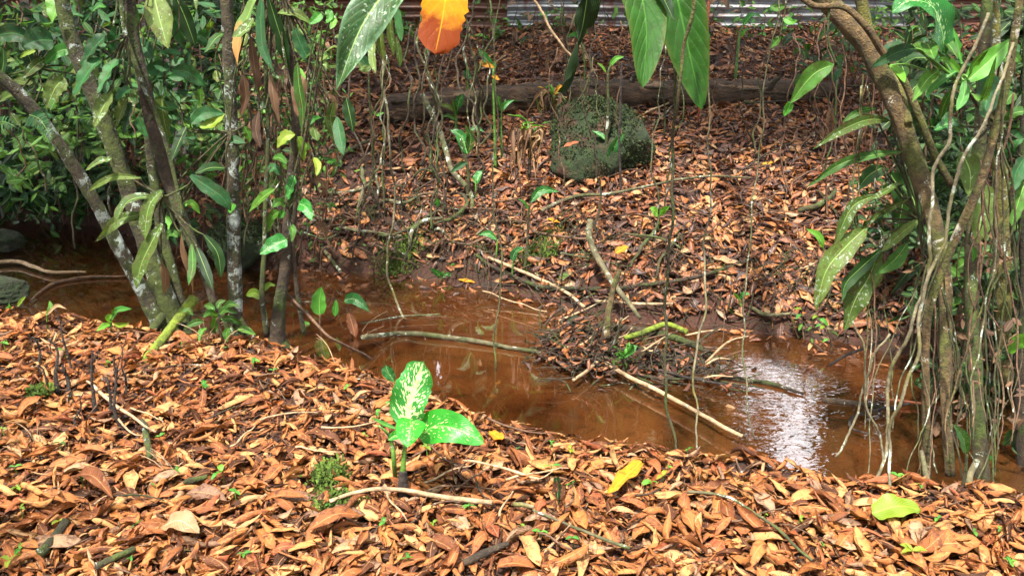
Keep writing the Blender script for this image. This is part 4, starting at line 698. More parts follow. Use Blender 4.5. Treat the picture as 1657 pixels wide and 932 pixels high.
# dry grass stalks on the near edge and pale stubs
for (x0, y0, n, hpx, sp) in [(800, 668, 16, 55, 34), (858, 690, 9, 70, 30), (960, 706, 6, 30, 20), (345, 560, 8, 60, 30), (560, 590, 12, 80, 45), (610, 600, 8, 60, 30), (1065, 725, 8, 50, 30), (70, 720, 7, 60, 20), (280, 770, 8, 60, 22)]:
    b = Buf(); g = G(x0, y0)
    for q in range(n):
        gx = G(x0 + random.uniform(-sp, sp) * .7, y0 + random.uniform(-8, 8)); k = mpp(gx); h_ = hpx * random.uniform(.4, 1.1) * k; lean = np.array([random.uniform(-.7, .7), random.uniform(-.3, .3), 1]) * h_
        tube(b, [gx, gx + lean * .6, gx + lean * .95 + [lean[0] * .3, 0, -.1 * h_]], [.003, .0022, .001], 4, 6, cap=False)
    tag(b.build('dry_grass', M['twigtan'], base=g), 'tuft of dry straw stalks ' + where(x0, y0), 'grass', 'dry grass tufts on the near bank')
def mosspatch(label, px, py, wpx, hpx):
    g = G(px, py); k = mpp(g); b = Buf()
    for q in range(1500):
        x = g[0] + random.gauss(0, wpx * k * .28); y = g[1] + random.gauss(0, hpx * k * .8); z = float(H(x, y)) + .03 + random.uniform(-.01, .018)
        p = np.array([x, y, z]); d = rng.normal(0, 1, 3) * .007; d[2] = abs(d[2]) + .005; e = np.cross(d, rng.normal(0, 1, 3)); e = e / (np.linalg.norm(e) + 1e-9) * .004
        b.add([p - e, p + e, p + d + e, p + d - e], [[0, 1, 2, 3]])
    return tag(b.build('moss_patch', M['mosspad'], base=g), label, 'moss', kind='stuff')
mosspatch('bright green moss patch left of the flecked plant', 535, 785, 40, 22); mosspatch('bright green moss patch in front of the flecked plant', 545, 828, 55, 14); mosspatch('small green moss patch in the left litter', 68, 648, 26, 8)
mosspatch('dark green moss on the far water edge below the roots', 650, 415, 70, 14); mosspatch('moss on the eroded bank above the curved root', 880, 410, 60, 16)
# ================================================================== PLANTS
def plant(name, label, L, wp, m='stem', cat='plant', group=None, leaves=(), Y=None, stem='stem'):
    """stem along photo points; foot on the ground unless Y is given"""
    g = G(*L[0]) if Y is None else W(*L[0], Y); Yb = g[1]; P = [g] + [W(a, b_, Yb) for a, b_ in L[1:]]; k = mpp(g)
    t = thing(name, label, cat, g, group); b = Buf(); tube(b, P, np.interp(np.linspace(0, 1, len(P)), np.linspace(0, 1, len(wp)), wp) / 2 * k, 7, len(P) * 6, lump=.05); b.build(stem, M[m], t)
    for lf in leaves:
        pl, w, mm, kd = lf[:4]; kw = lf[4] if len(lf) > 4 else {}
        pleaf(t, pl, Yb, w, mm, kd, **kw)
    return t, Yb
# --- the white flecked plant in the foreground
g = G(655, 812); Yh = g[1]; t = thing('flecked_plant', 'glossy green plant with cream flecked leaves standing alone in the foreground litter', 'plant', g)
b = Buf(); tube(b, [g, W(652, 780, Yh), W(653, 745, Yh), W(657, 715, Yh), W(664, 692, Yh)], np.array([13, 11, 8, 7, 6]) / 2 * mpp(g), 10, 26, lump=.03); b.build('stem', M['stem'], t)
b = Buf(); tube(b, [g + [0, -.004, 0], W(652, 790, Yh - .004), W(652, 762, Yh - .004)], np.array([20, 16, 12]) / 2 * mpp(g), 10, 16, lump=.16); b.build('stem_base', M['black'], t)
b = Buf(); tube(b, [G(640, 780), W(638, 755, Yh + .03), W(635, 722, Yh + .03), W(628, 702, Yh + .03), W(612, 688, Yh + .03)], np.array([9, 8, 7, 5, 3]) / 2 * mpp(g), 8, 22); b.build('side_stem', M['stem'], t)
for q in range(9):
    a = q * .7; b = Buf(); e = g + [math.cos(a) * .06, math.sin(a) * .06, .0]; tube(b, [g + [0, 0, .05], g + [math.cos(a) * .025, math.sin(a) * .025, .025], e], [.004, .003, .002], 5, 8); b.build('root', M['barkdark'], t)
pleaf(t, [(660, 690), (662, 660), (672, 625), (686, 584)], Yh, 66, 'herotop', 'torn', .04, fold=.30, wave=.13, wf=1.6, nl=22, na=11, vw=.15, jag=.02)
pleaf(t, [(676, 704), (705, 690), (740, 694), (783, 718)], Yh, 54, 'hero', 'oval', -.10, fold=.12, wave=.05, wf=1, nl=22, na=11, vw=.1, jag=.006)
pleaf(t, [(672, 680), (664, 694), (660, 724)], Yh - .02, 48, 'hero', 'oval', -.10, fold=.25, wave=.05, wf=1, nl=18, na=9, vw=-.1, jag=.006)
pleaf(t, [(642, 694), (625, 688), (600, 675)], Yh - .01, 10, 'bright', 'lance', .02, fold=.7)
pleaf(t, [(624, 590), (628, 602), (638, 618)], Yh + .12, 20, 'spot', 'oval', .0, vw=0)
pleaf(t, [(650, 700), (640, 704), (628, 712)], Yh - .01, 16, 'hero', 'oval', -.03, vw=0)
# --- big hanging leaves at the top
def hang(name, label, L, Y, w, m, kind, st, **k):
    P0 = W(*L[0], Y); t = thing(name, label, 'leaf', P0); b = Buf(); q = W(st[0], st[1], Y + .1); tube(b, [q, (q + P0) / 2 + [0, 0, .03], P0], [.009, .008, .006], 7, 10); b.build('leaf_stalk', M['stem'], t)
    pleaf(t, L, Y, w, m, kind, name='leaf_blade', nl=30, na=13, **k); return t
hang('hanging_leaf', 'huge smooth green leaf hanging from the top with its tip above the log', [(1018, -110), (1034, -30), (1046, 50), (1040, 142)], 2.7, 76, 'big', 'oval', (1010, -200), dY=-.15, fold=.18, wave=.04, wf=1.2, vw=.15, jag=.004)
hang('hanging_leaf', 'second huge green leaf hanging just right, darker with a torn brown spot', [(1070, -110), (1092, -20), (1112, 70), (1136, 178)], 2.95, 84, 'big', 'oval', (1060, -200), dY=-.1, fold=.25, wave=.05, wf=1.3, vw=-.2, jag=.004)
hang('hanging_leaf', 'narrow dark leaf squeezed between the two huge green leaves', [(1050, -60), (1075, 0), (1092, 36)], 2.65, 26, 'dark', 'lance', (1040, -120), dY=-.05)
hang('hanging_leaf', 'hanging orange dying leaf with a ragged rusty tip at the top centre', [(730, -110), (724, -30), (716, 30), (704, 88)], 2.9, 84, 'orange', 'torn', (735, -200), dY=-.1, fold=.12, wave=.06, wf=1.2, vw=.05, jag=.04)
hang('hanging_leaf', 'big wavy dark green leaf hanging left of the orange leaf', [(672, -80), (628, -20), (582, 50), (545, 146)], 2.9, 78, 'wavy', 'lance', (700, -170), dY=-.25, fold=.45, wave=.16, wf=1.8, vw=.25, jag=.01)
hang('hanging_leaf', 'narrow dark ragged leaf hanging between the orange and the green leaves', [(958, -60), (948, 10), (938, 60), (920, 100), (912, 150)], 3.2, 36, 'dark', 'strap', (965, -120), dY=.05, fold=.5, wave=.35, wf=1.6, jag=.09, twist=2.)
# --- leaves on the left, grouped into climbing plants
def climber(name, label, base, Y, leaves, m='vine', cat='plant', group=None):
    P0 = W(*base, Y); t = thing(name, label, cat, P0, group)
    cx = np.mean([l[0][0][0] for l in leaves]); cy = np.mean([l[0][0][1] for l in leaves])
    for l in leaves:
        pl, w, mm, kd = l[:4]; kw = dict(l[4]) if len(l) > 4 else {}
        r0 = pl[0]; sx, sy = r0[0] + (cx - r0[0]) * .25, r0[1] + (cy - r0[1]) * .25
        b = Buf(); A, B = W(base[0], base[1], Y + .02), W(r0[0], r0[1], Y); mid = W(sx, sy, Y + .02) 
        tube(b, [A, mid, B], [.005, .004, .003], 5, 12, wob=.006, cap=False); b.build('stem', M[m], t)
        pleaf(t, pl, Y + kw.pop('y', 0), w, mm, kd, **kw)
    return t
climber('climbing_plant', 'climbing plant with large drooping bluish green leaves, some holed, on the second trunk', (205, 60), 3.8, [
  ([(192, 44), (186, 68), (180, 98)], 34, 'blue', 'heart'), ([(172, 58), (152, 78), (130, 108)], 38, 'blue', 'heart'), ([(190, 97), (176, 118), (158, 152)], 36, 'blue', 'heart', dict(jag=.05)),
  ([(168, 92), (146, 112), (118, 158)], 30, 'blue', 'lance'), ([(182, 150), (168, 172), (152, 207)], 28, 'pale', 'lance'), ([(206, 158), (198, 178), (188, 206)], 28, 'pale', 'heart'),
  ([(214, 168), (208, 190), (200, 220)], 30, 'blue', 'heart', dict(jag=.06)), ([(212, 143), (200, 150), (188, 164)], 20, 'blue', 'oval'), ([(150, 18), (160, 10), (172, 12)], 12, 'bright', 'lance')])
climber('climbing_plant', 'large grey blotched leaves hanging before the pale trunk', (262, -20), 4.1, [
  ([(248, -12), (258, 30), (272, 80)], 44, 'pale', 'lance'), ([(282, -10), (300, 30), (317, 78)], 28, 'dark', 'strap'), ([(268, 0), (282, 40), (298, 80)], 20, 'blue', 'strap'),
  ([(223, 66), (236, 80), (249, 98)], 26, 'blue', 'oval'), ([(293, 88), (275, 86), (256, 88)], 18, 'blue', 'oval'), ([(276, 112), (256, 112), (232, 120)], 26, 'blue', 'oval'),
  ([(278, 114), (305, 118), (335, 142)], 26, 'blue', 'lance'), ([(262, 155), (264, 185), (272, 224)], 40, 'pale', 'oval'), ([(224, 188), (230, 205), (242, 226)], 18, 'blue', 'lance')])
climber('climbing_plant', 'broad round leaves in the shade at the top left corner', (60, 110), 4.2, [
  ([(86, 66), (62, 66), (36, 76)], 42, 'blue', 'oval'), ([(50, 64), (20, 54), (-20, 62)], 30, 'blue', 'lance'), ([(118, 80), (95, 84), (70, 106)], 28, 'bright', 'heart'), ([(58, 83), (45, 86), (32, 94)], 12, 'ygreen', 'oval'),
  ([(106, 128), (90, 142), (74, 178)], 46, 'pale', 'heart', dict(jag=.08)), ([(146, 132), (130, 142), (114, 166)], 36, 'pale', 'heart'), ([(118, 112), (130, 108), (160, 130)], 40, 'pale', 'oval'), ([(96, -20), (92, 6), (84, 38)], 34, 'bright', 'lance'),
  ([(78, 95), (60, 105), (36, 128)], 18, 'pale', 'lance'), ([(40, 130), (50, 100), (30, 70)], 20, 'dark', 'strap'), ([(0, 130), (6, 100), (4, 75)], 16, 'dark', 'strap'), ([(30, 150), (10, 158), (-10, 170)], 20, 'pale', 'strap')])
climber('strap_leaf_plant', 'epiphyte with long pale olive wavy strap leaves hanging in front of the left trunks', (262, 318), 3.7, [
  ([(262, 308), (243, 330), (236, 360), (235, 388)], 22, 'pale', 'strap', dict(vw=.1)), ([(250, 318), (215, 322), (195, 340), (188, 366)], 20, 'pale', 'strap'), ([(262, 362), (244, 395), (228, 430), (220, 468)], 25, 'pale', 'strap', dict(vw=.1, y=-.04)),
  ([(236, 345), (195, 355), (178, 368), (154, 392)], 20, 'pale', 'lance', dict(twist=1.5)), ([(238, 352), (210, 352), (188, 362)], 14, 'pale', 'strap'), ([(228, 288), (190, 286), (165, 295), (140, 312)], 12, 'pale', 'strap'), ([(182, 256), (160, 262), (137, 277)], 12, 'pale', 'lance', dict(jag=.12)),
  ([(308, 284), (338, 304), (360, 320), (374, 342)], 26, 'blue', 'strap', dict(vw=.1)), ([(294, 375), (298, 410), (308, 445), (312, 478)], 12, 'deadhang', 'strap', dict(twist=3)), ([(262, 420), (268, 445), (264, 480)], 14, 'deadhang', 'strap', dict(twist=3)),
  ([(318, 400), (330, 430), (345, 470)], 16, 'dark', 'strap'), ([(330, 380), (352, 410), (358, 450)], 18, 'dark', 'strap'), ([(310, 395), (312, 430), (305, 462)], 14, 'mid', 'strap')])
climber('climbing_plant', 'pointed dark green leaves spread around the straight vertical trunk', (372, 215), 3.95, [
  ([(362, 54), (348, 64), (332, 86)], 15, 'mid', 'lance'), ([(398, 232), (370, 226), (340, 233)], 16, 'blue', 'lance'), ([(308, 202), (330, 184), (364, 184)], 22, 'blue', 'lance'), ([(322, 206), (342, 202), (366, 184)], 22, 'ygreen', 'lance'),
  ([(302, 204), (290, 230), (276, 264)], 18, 'dark', 'lance'), ([(364, 272), (340, 272), (314, 282)], 20, 'dark', 'lance'), ([(293, 335), (310, 330), (324, 346)], 14, 'bright', 'lance'), ([(248, 334), (258, 318), (272, 324)], 14, 'bright', 'heart'), ([(268, 352), (275, 360), (272, 372)], 16, 'bright', 'heart'),
  ([(378, 330), (374, 338), (372, 345)], 12, 'bright', 'oval'), ([(395, 205), (402, 218), (404, 232)], 14, 'mid', 'oval'), ([(415, -10), (400, 30), (386, 62), (384, 108)], 26, 'halfdead', 'lance'), ([(270, 385), (278, 378), (288, 384)], 16, 'mid', 'oval')])
climber('strap_leaf_plant', 'hanging epiphyte with dark narrow strap leaves left of the wavy leaf', (450, -30), 3.9, [
  ([(424, -10), (422, 40), (426, 80), (444, 118)], 17, 'blue', 'strap'), ([(434, -5), (448, 40), (460, 80), (466, 116)], 22, 'dark', 'strap'), ([(476, 45), (486, 70), (502, 104)], 22, 'blue', 'strap'), ([(448, 22), (478, 22), (508, 42)], 18, 'pale', 'lance'), ([(410, 30), (395, 50), (375, 62)], 20, 'pale', 'strap'),
  ([(406, 60), (412, 110), (420, 170)], 16, 'deadhang', 'strap', dict(twist=2)), ([(438, 120), (444, 170), (452, 212)], 15, 'deadhang', 'strap', dict(twist=2)), ([(418, 180), (414, 210), (422, 240)], 14, 'deadhang', 'strap'), ([(394, 120), (398, 160), (388, 190)], 20, 'deadhang', 'lance', dict(jag=.1)),
  ([(481, 100), (484, 140), (490, 180), (488, 218)], 20, 'mid', 'lance'), ([(510, 70), (500, 84), (484, 98)], 22, 'mid', 'lance'), ([(472, 140), (480, 160), (482, 190)], 14, 'deadhang', 'strap'), ([(530, 150), (540, 165), (542, 190)], 10, 'deadhang', 'strap'),
  ([(560, 158), (566, 185), (572, 215)], 22, 'dark', 'lance'), ([(545, 190), (550, 220), (556, 252)], 20, 'blue', 'strap'), ([(540, 165), (535, 195), (545, 235)], 18, 'pale', 'strap')])
climber('strap_leaf_plant', 'cluster of grey green hanging straps between the wavy leaf and the orange leaf', (630, -30), 3.3, [
  ([(618, 20), (615, 60), (622, 98)], 15, 'pale', 'strap'), ([(630, 10), (632, 50), (638, 92)], 13, 'pale', 'strap'), ([(642, 10), (646, 40), (650, 68)], 14, 'blue', 'strap'), ([(640, 60), (645, 85), (648, 110)], 11, 'pale', 'strap'), ([(605, 62), (602, 90), (608, 120)], 13, 'pale', 'strap')])
climber('heart_leaf_vine', 'climber with heart shaped leaves and one white speckled leaf on the dark twisted stem', (468, 340), 3.85, [
  ([(464, 388), (444, 396), (420, 412)], 38, 'spot', 'heart', dict(vw=0, dY=-.06)), ([(478, 285), (472, 302), (464, 326)], 28, 'spot', 'heart'), ([(460, 330), (450, 328), (440, 336)], 22, 'mid', 'heart'), ([(452, 342), (440, 352), (434, 375)], 20, 'mid', 'heart'), ([(446, 305), (425, 320), (402, 344)], 18, 'mid', 'lance'),
  ([(484, 330), (496, 336), (506, 358)], 30, 'spot', 'heart'), ([(468, 368), (474, 372), (472, 392)], 16, 'mid', 'heart'), ([(462, 342), (455, 348), (450, 352)], 12, 'bright', 'oval'), ([(481, 222), (488, 235), (492, 262)], 20, 'ygreen', 'heart', dict(jag=.06)), ([(478, 218), (462, 222), (448, 240)], 20, 'ygreen', 'lance', dict(jag=.05)),
  ([(442, 255), (454, 256), (464, 266)], 14, 'mid', 'oval'), ([(434, 278), (444, 272), (454, 284)], 16, 'blue', 'oval'), ([(530, 15), (534, 28), (528, 38)], 14, 'bright', 'oval'), ([(520, 22), (512, 30), (500, 40)], 16, 'bright', 'oval'), ([(536, 30), (540, 38), (534, 48)], 12, 'bright', 'oval'), ([(508, 255), (514, 268), (512, 286)], 12, 'ygreen', 'lance')])
# near bank saplings, left of centre
plant('seedling', 'bright pair of yellow green leaves on a stalk between the left stems', [(437, 565), (432, 520), (426, 485)], [4, 3], 'stem', leaves=[([(424, 483), (412, 474), (398, 478)], 16, 'ygreen', 'oval'), ([(426, 470), (436, 460), (446, 462)], 9, 'ygreen', 'oval')])
plant('seedling', 'sapling with one broad upright bright green leaf over the water', [(518, 575), (517, 540), (518, 508)], [4, 3], 'twig', leaves=[([(517, 510), (517, 488), (520, 464)], 27, 'bright', 'oval', dict(vw=.1)), ([(542, 512), (543, 500), (544, 484)], 11, 'bright', 'lance')])
plant('seedling', 'sapling with a pale speckled leaf and a rust brown hanging leaf at the water edge', [(572, 585), (568, 540), (562, 498)], [5, 4], 'twig', leaves=[([(556, 487), (574, 484), (598, 504)], 20, 'spot', 'lance', dict(vw=.1)), ([(564, 505), (570, 525), (576, 548)], 16, 'litter', 'strap', dict(jag=.05))])
plant('seedling', 'low seedling with two heart shaped leaves beside the dark twisted stem', [(488, 560), (490, 550), (494, 542)], [3, 3], 'stem', leaves=[([(500, 522), (494, 530), (486, 546)], 22, 'bright', 'heart'), ([(503, 552), (510, 550), (516, 556)], 13, 'bright', 'oval')])
plant('broadleaf_seedling', 'bushy seedling with dark pointed leaves at the foot of the left clump', [(362, 562), (358, 540), (352, 515)], [6, 4], 'twig', leaves=[
  ([(352, 512), (340, 506), (326, 514)], 13, 'mid', 'lance'), ([(350, 510), (348, 522), (344, 540)], 14, 'mid', 'lance'), ([(355, 508), (368, 500), (384, 508)], 14, 'mid', 'lance'), ([(356, 516), (374, 516), (392, 526)], 13, 'mid', 'lance'), ([(348, 505), (340, 496), (330, 494)], 12, 'mid', 'lance'), ([(330, 520), (316, 522), (300, 530)], 13, 'mid', 'lance'), ([(334, 530), (326, 538), (322, 552)], 13, 'mid', 'lance'),
  ([(372, 530), (366, 540), (368, 554)], 13, 'mid', 'lance'), ([(384, 532), (398, 534), (414, 542)], 13, 'mid', 'lance'), ([(362, 500), (372, 492), (388, 496)], 12, 'mid', 'lance'), ([(352, 500), (356, 490), (366, 486)], 11, 'mid', 'lance'), ([(298, 548), (297, 560), (294, 572)], 10, 'bright', 'lance'), ([(366, 556), (364, 572), (364, 592)], 13, 'bright', 'lance'), ([(406, 552), (412, 560), (398, 574)], 14, 'mid', 'lance'), ([(312, 510), (304, 502), (292, 506)], 10, 'mid', 'lance')])
plant('seedling', 'seedling with five fresh green leaflets at the water edge left of the clump', [(180, 545), (180, 530), (180, 520)], [3, 3], 'stem', leaves=[([(180, 518), (192, 502), (214, 500)], 13, 'bright', 'lance'), ([(178, 524), (168, 528), (156, 536)], 11, 'bright', 'lance'), ([(180, 522), (176, 514), (182, 510)], 12, 'bright', 'oval'), ([(184, 524), (196, 526), (210, 522)], 9, 'ygreen', 'lance'), ([(186, 512), (184, 505), (190, 500)], 8, 'mid', 'oval')])
plant('seedling', 'seedling with dry curled blades and green tips at the left near edge', [(78, 540), (76, 520), (76, 508)], [3, 2], 'stem', leaves=[([(76, 510), (82, 498), (80, 486)], 9, 'mid', 'lance'), ([(76, 510), (92, 495), (108, 500)], 7, 'tan', 'lance'), ([(76, 512), (66, 504), (58, 498)], 7, 'tan', 'lance'), ([(20, 500), (16, 494), (10, 500)], 10, 'bright', 'oval'), ([(28, 496), (36, 486), (42, 480)], 8, 'ygreen', 'lance')])
# far bank saplings
FB = 'young flecked plants on the far bank'
for lab, L, wv, lv in [
  ('tall far bank sapling with a long spotted leaf arching right below the boulder', [(848, 443), (853, 400), (855, 350), (858, 330)], 6, [([(858, 328), (876, 308), (905, 310)], 15, 'spot', 'lance'), ([(855, 340), (848, 328), (838, 322)], 6, 'bright', 'lance')]),
  ('tiny flecked seedling at the far water edge left of centre', [(830, 460), (829, 440), (830, 422)], 4, [([(829, 422), (834, 408), (847, 400)], 13, 'spot', 'oval')]),
  ('two leaved flecked seedling standing in the water near the far edge', [(715, 462), (715, 455), (715, 448)], 4, [([(714, 449), (708, 442), (696, 434)], 11, 'spot', 'oval'), ([(716, 449), (724, 444), (738, 447)], 7, 'spot', 'lance'), ([(715, 449), (717, 442), (719, 440)], 6, 'bright', 'oval')]),
  ('sapling with striped leaves growing before the mossy boulder', [(979, 292), (981, 230), (984, 180), (984, 120), (990, 105)], 6, [([(985, 268), (992, 240), (1010, 214)], 18, 'spot', 'lance'), ([(982, 228), (970, 218), (958, 212)], 10, 'spot', 'lance'), ([(986, 108), (996, 96), (1010, 92)], 9, 'bright', 'lance'), ([(981, 118), (974, 108), (966, 102)], 5, 'bright', 'lance')]),
  ('sapling with one folded bluish leaf left of the hanging vine', [(606, 300), (602, 220), (598, 160), (596, 116)], 6, [([(598, 114), (588, 100), (578, 90)], 22, 'blue', 'oval'), ([(602, 180), (612, 186), (622, 182)], 7, 'bright', 'lance')]),
  ('dumb cane sapling with long speckled leaves below the left part of the log', [(757, 330), (758, 280), (750, 245), (744, 225)], 7, [([(757, 250), (745, 220), (728, 210)], 20, 'spot', 'lance'), ([(758, 248), (762, 222), (752, 202)], 16, 'mid', 'lance'), ([(760, 212), (770, 208), (784, 214)], 9, 'spot', 'lance'), ([(758, 240), (772, 232), (772, 248)], 8, 'tan', 'lance'), ([(757, 262), (745, 268), (728, 280)], 10, 'blue', 'lance')]),
  ('sapling with upright spotted leaf just in front of the log', [(738, 215), (738, 190), (740, 172)], 5, [([(740, 176), (744, 162), (752, 152)], 14, 'spot', 'oval'), ([(738, 182), (724, 172), (706, 170)], 8, 'pale', 'lance'), ([(738, 190), (734, 170), (730, 160)], 9, 'mid', 'lance'), ([(739, 196), (726, 188), (715, 190)], 8, 'mid', 'lance')]),
  ('tall sapling with a spotted leaf and an orange one by the end of the log', [(802, 275), (800, 200), (798, 140), (798, 112)], 5, [([(797, 112), (786, 96), (772, 78)], 15, 'spot', 'lance'), ([(798, 116), (800, 106), (801, 98)], 7, 'bright', 'lance'), ([(776, 100), (786, 104), (800, 110)], 11, 'yellow', 'oval'), ([(796, 122), (802, 126), (808, 130)], 8, 'yellow', 'oval')]),
  ('sapling with paired round leaves left of the dead tuft', [(812, 260), (811, 200), (812, 178)], 4, [([(812, 180), (808, 168), (806, 154)], 12, 'mid', 'oval'), ([(812, 180), (820, 168), (832, 162)], 8, 'spot', 'lance'), ([(812, 178), (816, 168), (818, 160)], 5, 'mid', 'oval')]),
  ('short flecked sapling in the bare soil under the log', [(770, 330), (770, 305), (770, 290)], 4, [([(770, 298), (776, 284), (784, 276)], 17, 'spot', 'oval')]),
  ('small flecked seedling in the soil above the roots', [(707, 350), (708, 338), (708, 332)], 3, [([(709, 334), (708, 326), (704, 320)], 9, 'spot', 'oval')]),
  ('flecked seedling with a flat leaf over the tangled bank', [(803, 420), (804, 400), (805, 388)], 4, [([(804, 388), (790, 378), (774, 380)], 11, 'spot', 'lance')]),
  ('thin sapling with a drooping spotted leaf at the top right of the clearing', [(1190, 130), (1194, 80), (1198, 55), (1202, 42)], 5, [([(1202, 42), (1216, 26), (1234, 28)], 12, 'spot', 'lance'), ([(1200, 60), (1206, 50), (1214, 48)], 6, 'bright', 'lance')]),
  ('twin leaved seedling in the litter right of the hanging vine', [(1065, 375), (1066, 360), (1066, 350)], 3, [([(1066, 350), (1058, 340), (1052, 336)], 14, 'bright', 'oval'), ([(1066, 350), (1074, 340), (1084, 334)], 11, 'bright', 'lance')]),
  ('sprig of small leaves at the far water edge below the far litter', [(1200, 505), (1198, 490), (1196, 482)], 4, [([(1197, 483), (1204, 476), (1214, 476)], 9, 'spot', 'lance'), ([(1196, 484), (1190, 478), (1186, 474)], 6, 'bright', 'lance'), ([(1190, 512), (1184, 504), (1178, 498)], 8, 'dark', 'oval')]),
  ('slender seedling with a pale tip leaf before the log on the right', [(1352, 235), (1352, 180), (1354, 130)], 4, [([(1354, 128), (1356, 118), (1362, 112)], 12, 'blue', 'oval'), ([(1354, 132), (1346, 124), (1344, 114)], 7, 'blue', 'oval')]),
  ('fern like green sprout left of the leaning right tree', [(1335, 415), (1332, 400), (1328, 390)], 3, [([(1332, 402), (1324, 382), (1304, 370)], 13, 'bright', 'lance')]),
  ('little round leaved sprig in the litter above the log', [(945, 150), (945, 90), (938, 60)], 3, [([(938, 62), (930, 56), (918, 60)], 8, 'bright', 'oval'), ([(938, 60), (946, 52), (952, 54)], 8, 'bright', 'oval')]),
  ('seedling with a leaf arching over the small stone', [(755, 160), (758, 120), (756, 106)], 4, [([(756, 112), (756, 122), (764, 128)], 13, 'spot', 'oval')])]:
    plant('sapling', lab, L, [wv, wv * .5], 'vine' if wv > 5 else 'stem', 'plant', FB, lv)
# dry bromeliad like tufts
def tuft(name, label, px, py, Y, n, l, mats, hpx, green=3, spread=1.):
    P0 = W(px, py, Y); t = thing(name, label, 'plant', P0); k = mpp(P0)
    b = Buf(); tube(b, [P0 - [0, 0, l * k * .9], P0], [.012, .012], 6, 6); b.build('stem', M['barkdark'], t)
    for q in range(n):
        a = random.uniform(0, 6.28); d = np.array([math.cos(a), math.sin(a), 0]); L_ = l * k * random.uniform(.3, 1.15)
        if q < green: P = [P0, P0 + d * L_ * .25 + [0, 0, L_ * .35], P0 + d * L_ * .55 + [0, 0, L_ * .45]]; mm = random.choice(mats[0])
        else: P = [P0, P0 + d * L_ * .3 * spread + [0, 0, L_ * .15], P0 + d * L_ * .45 * spread - [0, 0, L_ * .4], P0 + d * L_ * .4 * spread - [0, 0, L_ * .95]]; mm = random.choice(mats[1])
        b = Buf(); P = [P[0]] + [p_ + rng.normal(0, .022, 3) for p_ in P[1:]]; blade(b, P, hpx / 2 * k * random.uniform(.4, 1.1), 'strap', fold=.9, nl=14, na=4, twist=random.uniform(-5, 5), jag=.25); b.build('leaf', M[mm], t)
tuft('dead_tuft', 'withered plant of hanging brown straw with a fresh green heart left of the boulder', 857, 222, 5.7, 44, 74, (['bright', 'ygreen'], ['deadhang', 'deadhang', 'deadhang', 'tan']), 8, 5, .9)
tuft('dead_tuft', 'drooping tuft with yellow tips growing on the log', 893, 158, 6.9, 30, 42, (['ygreen', 'yellow', 'bright'], ['deadhang', 'pale', 'tan']), 8, 6, 1.6)
tuft('green_tuft', 'small bright green tuft growing on the debris heap', 1010, 580, 3.95, 9, 32, (['bright', 'mid'], ['mid', 'pale']), 11, 7, 1.3)
# --- right side plants
climber('strap_leaf_plant', 'epiphyte with long pale wavy strap leaves hanging down left of the leaning right trunk', (1490, 355), 3.2, [
  ([(1412, 318), (1385, 330), (1370, 350), (1350, 398)], 22, 'pale', 'strap', dict(vw=.1)), ([(1404, 366), (1368, 400), (1336, 440), (1320, 505)], 40, 'pale', 'lance', dict(vw=.0, wave=.12)), ([(1424, 404), (1405, 450), (1384, 485), (1366, 534)], 38, 'pale', 'strap', dict(vw=.0, wave=.14)),
  ([(1426, 404), (1390, 436), (1368, 460), (1362, 488)], 22, 'dark', 'strap'), ([(1468, 394), (1448, 420), (1418, 444)], 28, 'mid', 'lance'), ([(1488, 354), (1456, 380), (1426, 408)], 18, 'pale', 'strap'), ([(1470, 322), (1420, 348), (1396, 372)], 11, 'pale', 'strap'), ([(1458, 295), (1430, 312), (1408, 324)], 11, 'pale', 'strap'),
  ([(1462, 246), (1410, 252), (1360, 266), (1304, 304)], 16, 'mid', 'strap', dict(twist=1.)), ([(1442, 196), (1405, 194), (1360, 212), (1314, 242)], 19, 'pale', 'lance'), ([(1418, 176), (1390, 182), (1362, 199)], 12, 'mid', 'strap'), ([(1440, 280), (1460, 320), (1452, 375)], 54, 'dark', 'lance', dict(y=.15)), ([(1460, 300), (1480, 330), (1470, 380)], 40, 'dark', 'lance', dict(y=.1)),
  ([(1430, 270), (1405, 285), (1385, 310)], 26, 'dark', 'lance', dict(y=.15)), ([(1425, 375), (1405, 372), (1390, 366)], 10, 'blue', 'lance'), ([(1430, 345), (1418, 356), (1404, 362)], 10, 'blue', 'lance'), ([(1500, 420), (1470, 440), (1440, 478)], 20, 'dark', 'lance', dict(y=.1))])
climber('rosette_plant', 'bright green rosette plant with upright leaves at the top right', (1556, 136), 2.9, [
  ([(1480, 78), (1450, 86), (1408, 110)], 24, 'blue', 'lance'), ([(1520, 114), (1500, 130), (1476, 166)], 24, 'mid', 'lance'), ([(1562, 134), (1600, 100), (1640, 62)], 36, 'bright', 'lance', dict(vw=.1)), ([(1552, 112), (1524, 130), (1498, 154)], 14, 'bright', 'strap'), ([(1474, 76), (1496, 84), (1520, 118)], 26, 'mid', 'lance'), ([(1510, 64), (1534, 72), (1550, 96)], 20, 'mid', 'lance'),
  ([(1556, 104), (1550, 76), (1542, 44)], 9, 'bright', 'strap', dict(jag=.2)), ([(1560, 130), (1560, 155), (1548, 180)], 16, 'bright', 'strap'), ([(1565, 128), (1575, 105), (1600, 80)], 16, 'mid', 'lance'), ([(1440, 106), (1455, 118), (1464, 134)], 14, 'bright', 'strap'), ([(1556, 120), (1535, 100), (1515, 95)], 14, 'bright', 'lance'), ([(1570, 150), (1590, 160), (1612, 92)], 14, 'mid', 'lance'), ([(1545, 140), (1530, 165), (1520, 196)], 14, 'mid', 'strap')], 'stem')
climber('elephant_ear', 'large glossy mottled leaf bending over at the top right corner', (1535, 96), 2.85, [([(1528, 86), (1524, 50), (1508, 10), (1470, 2), (1442, 22)], 56, 'spot', 'oval', dict(vw=-.2, nl=24, na=11, fold=.25)), ([(1500, 70), (1505, 80), (1512, 96)], 26, 'mid', 'oval')], 'stem')
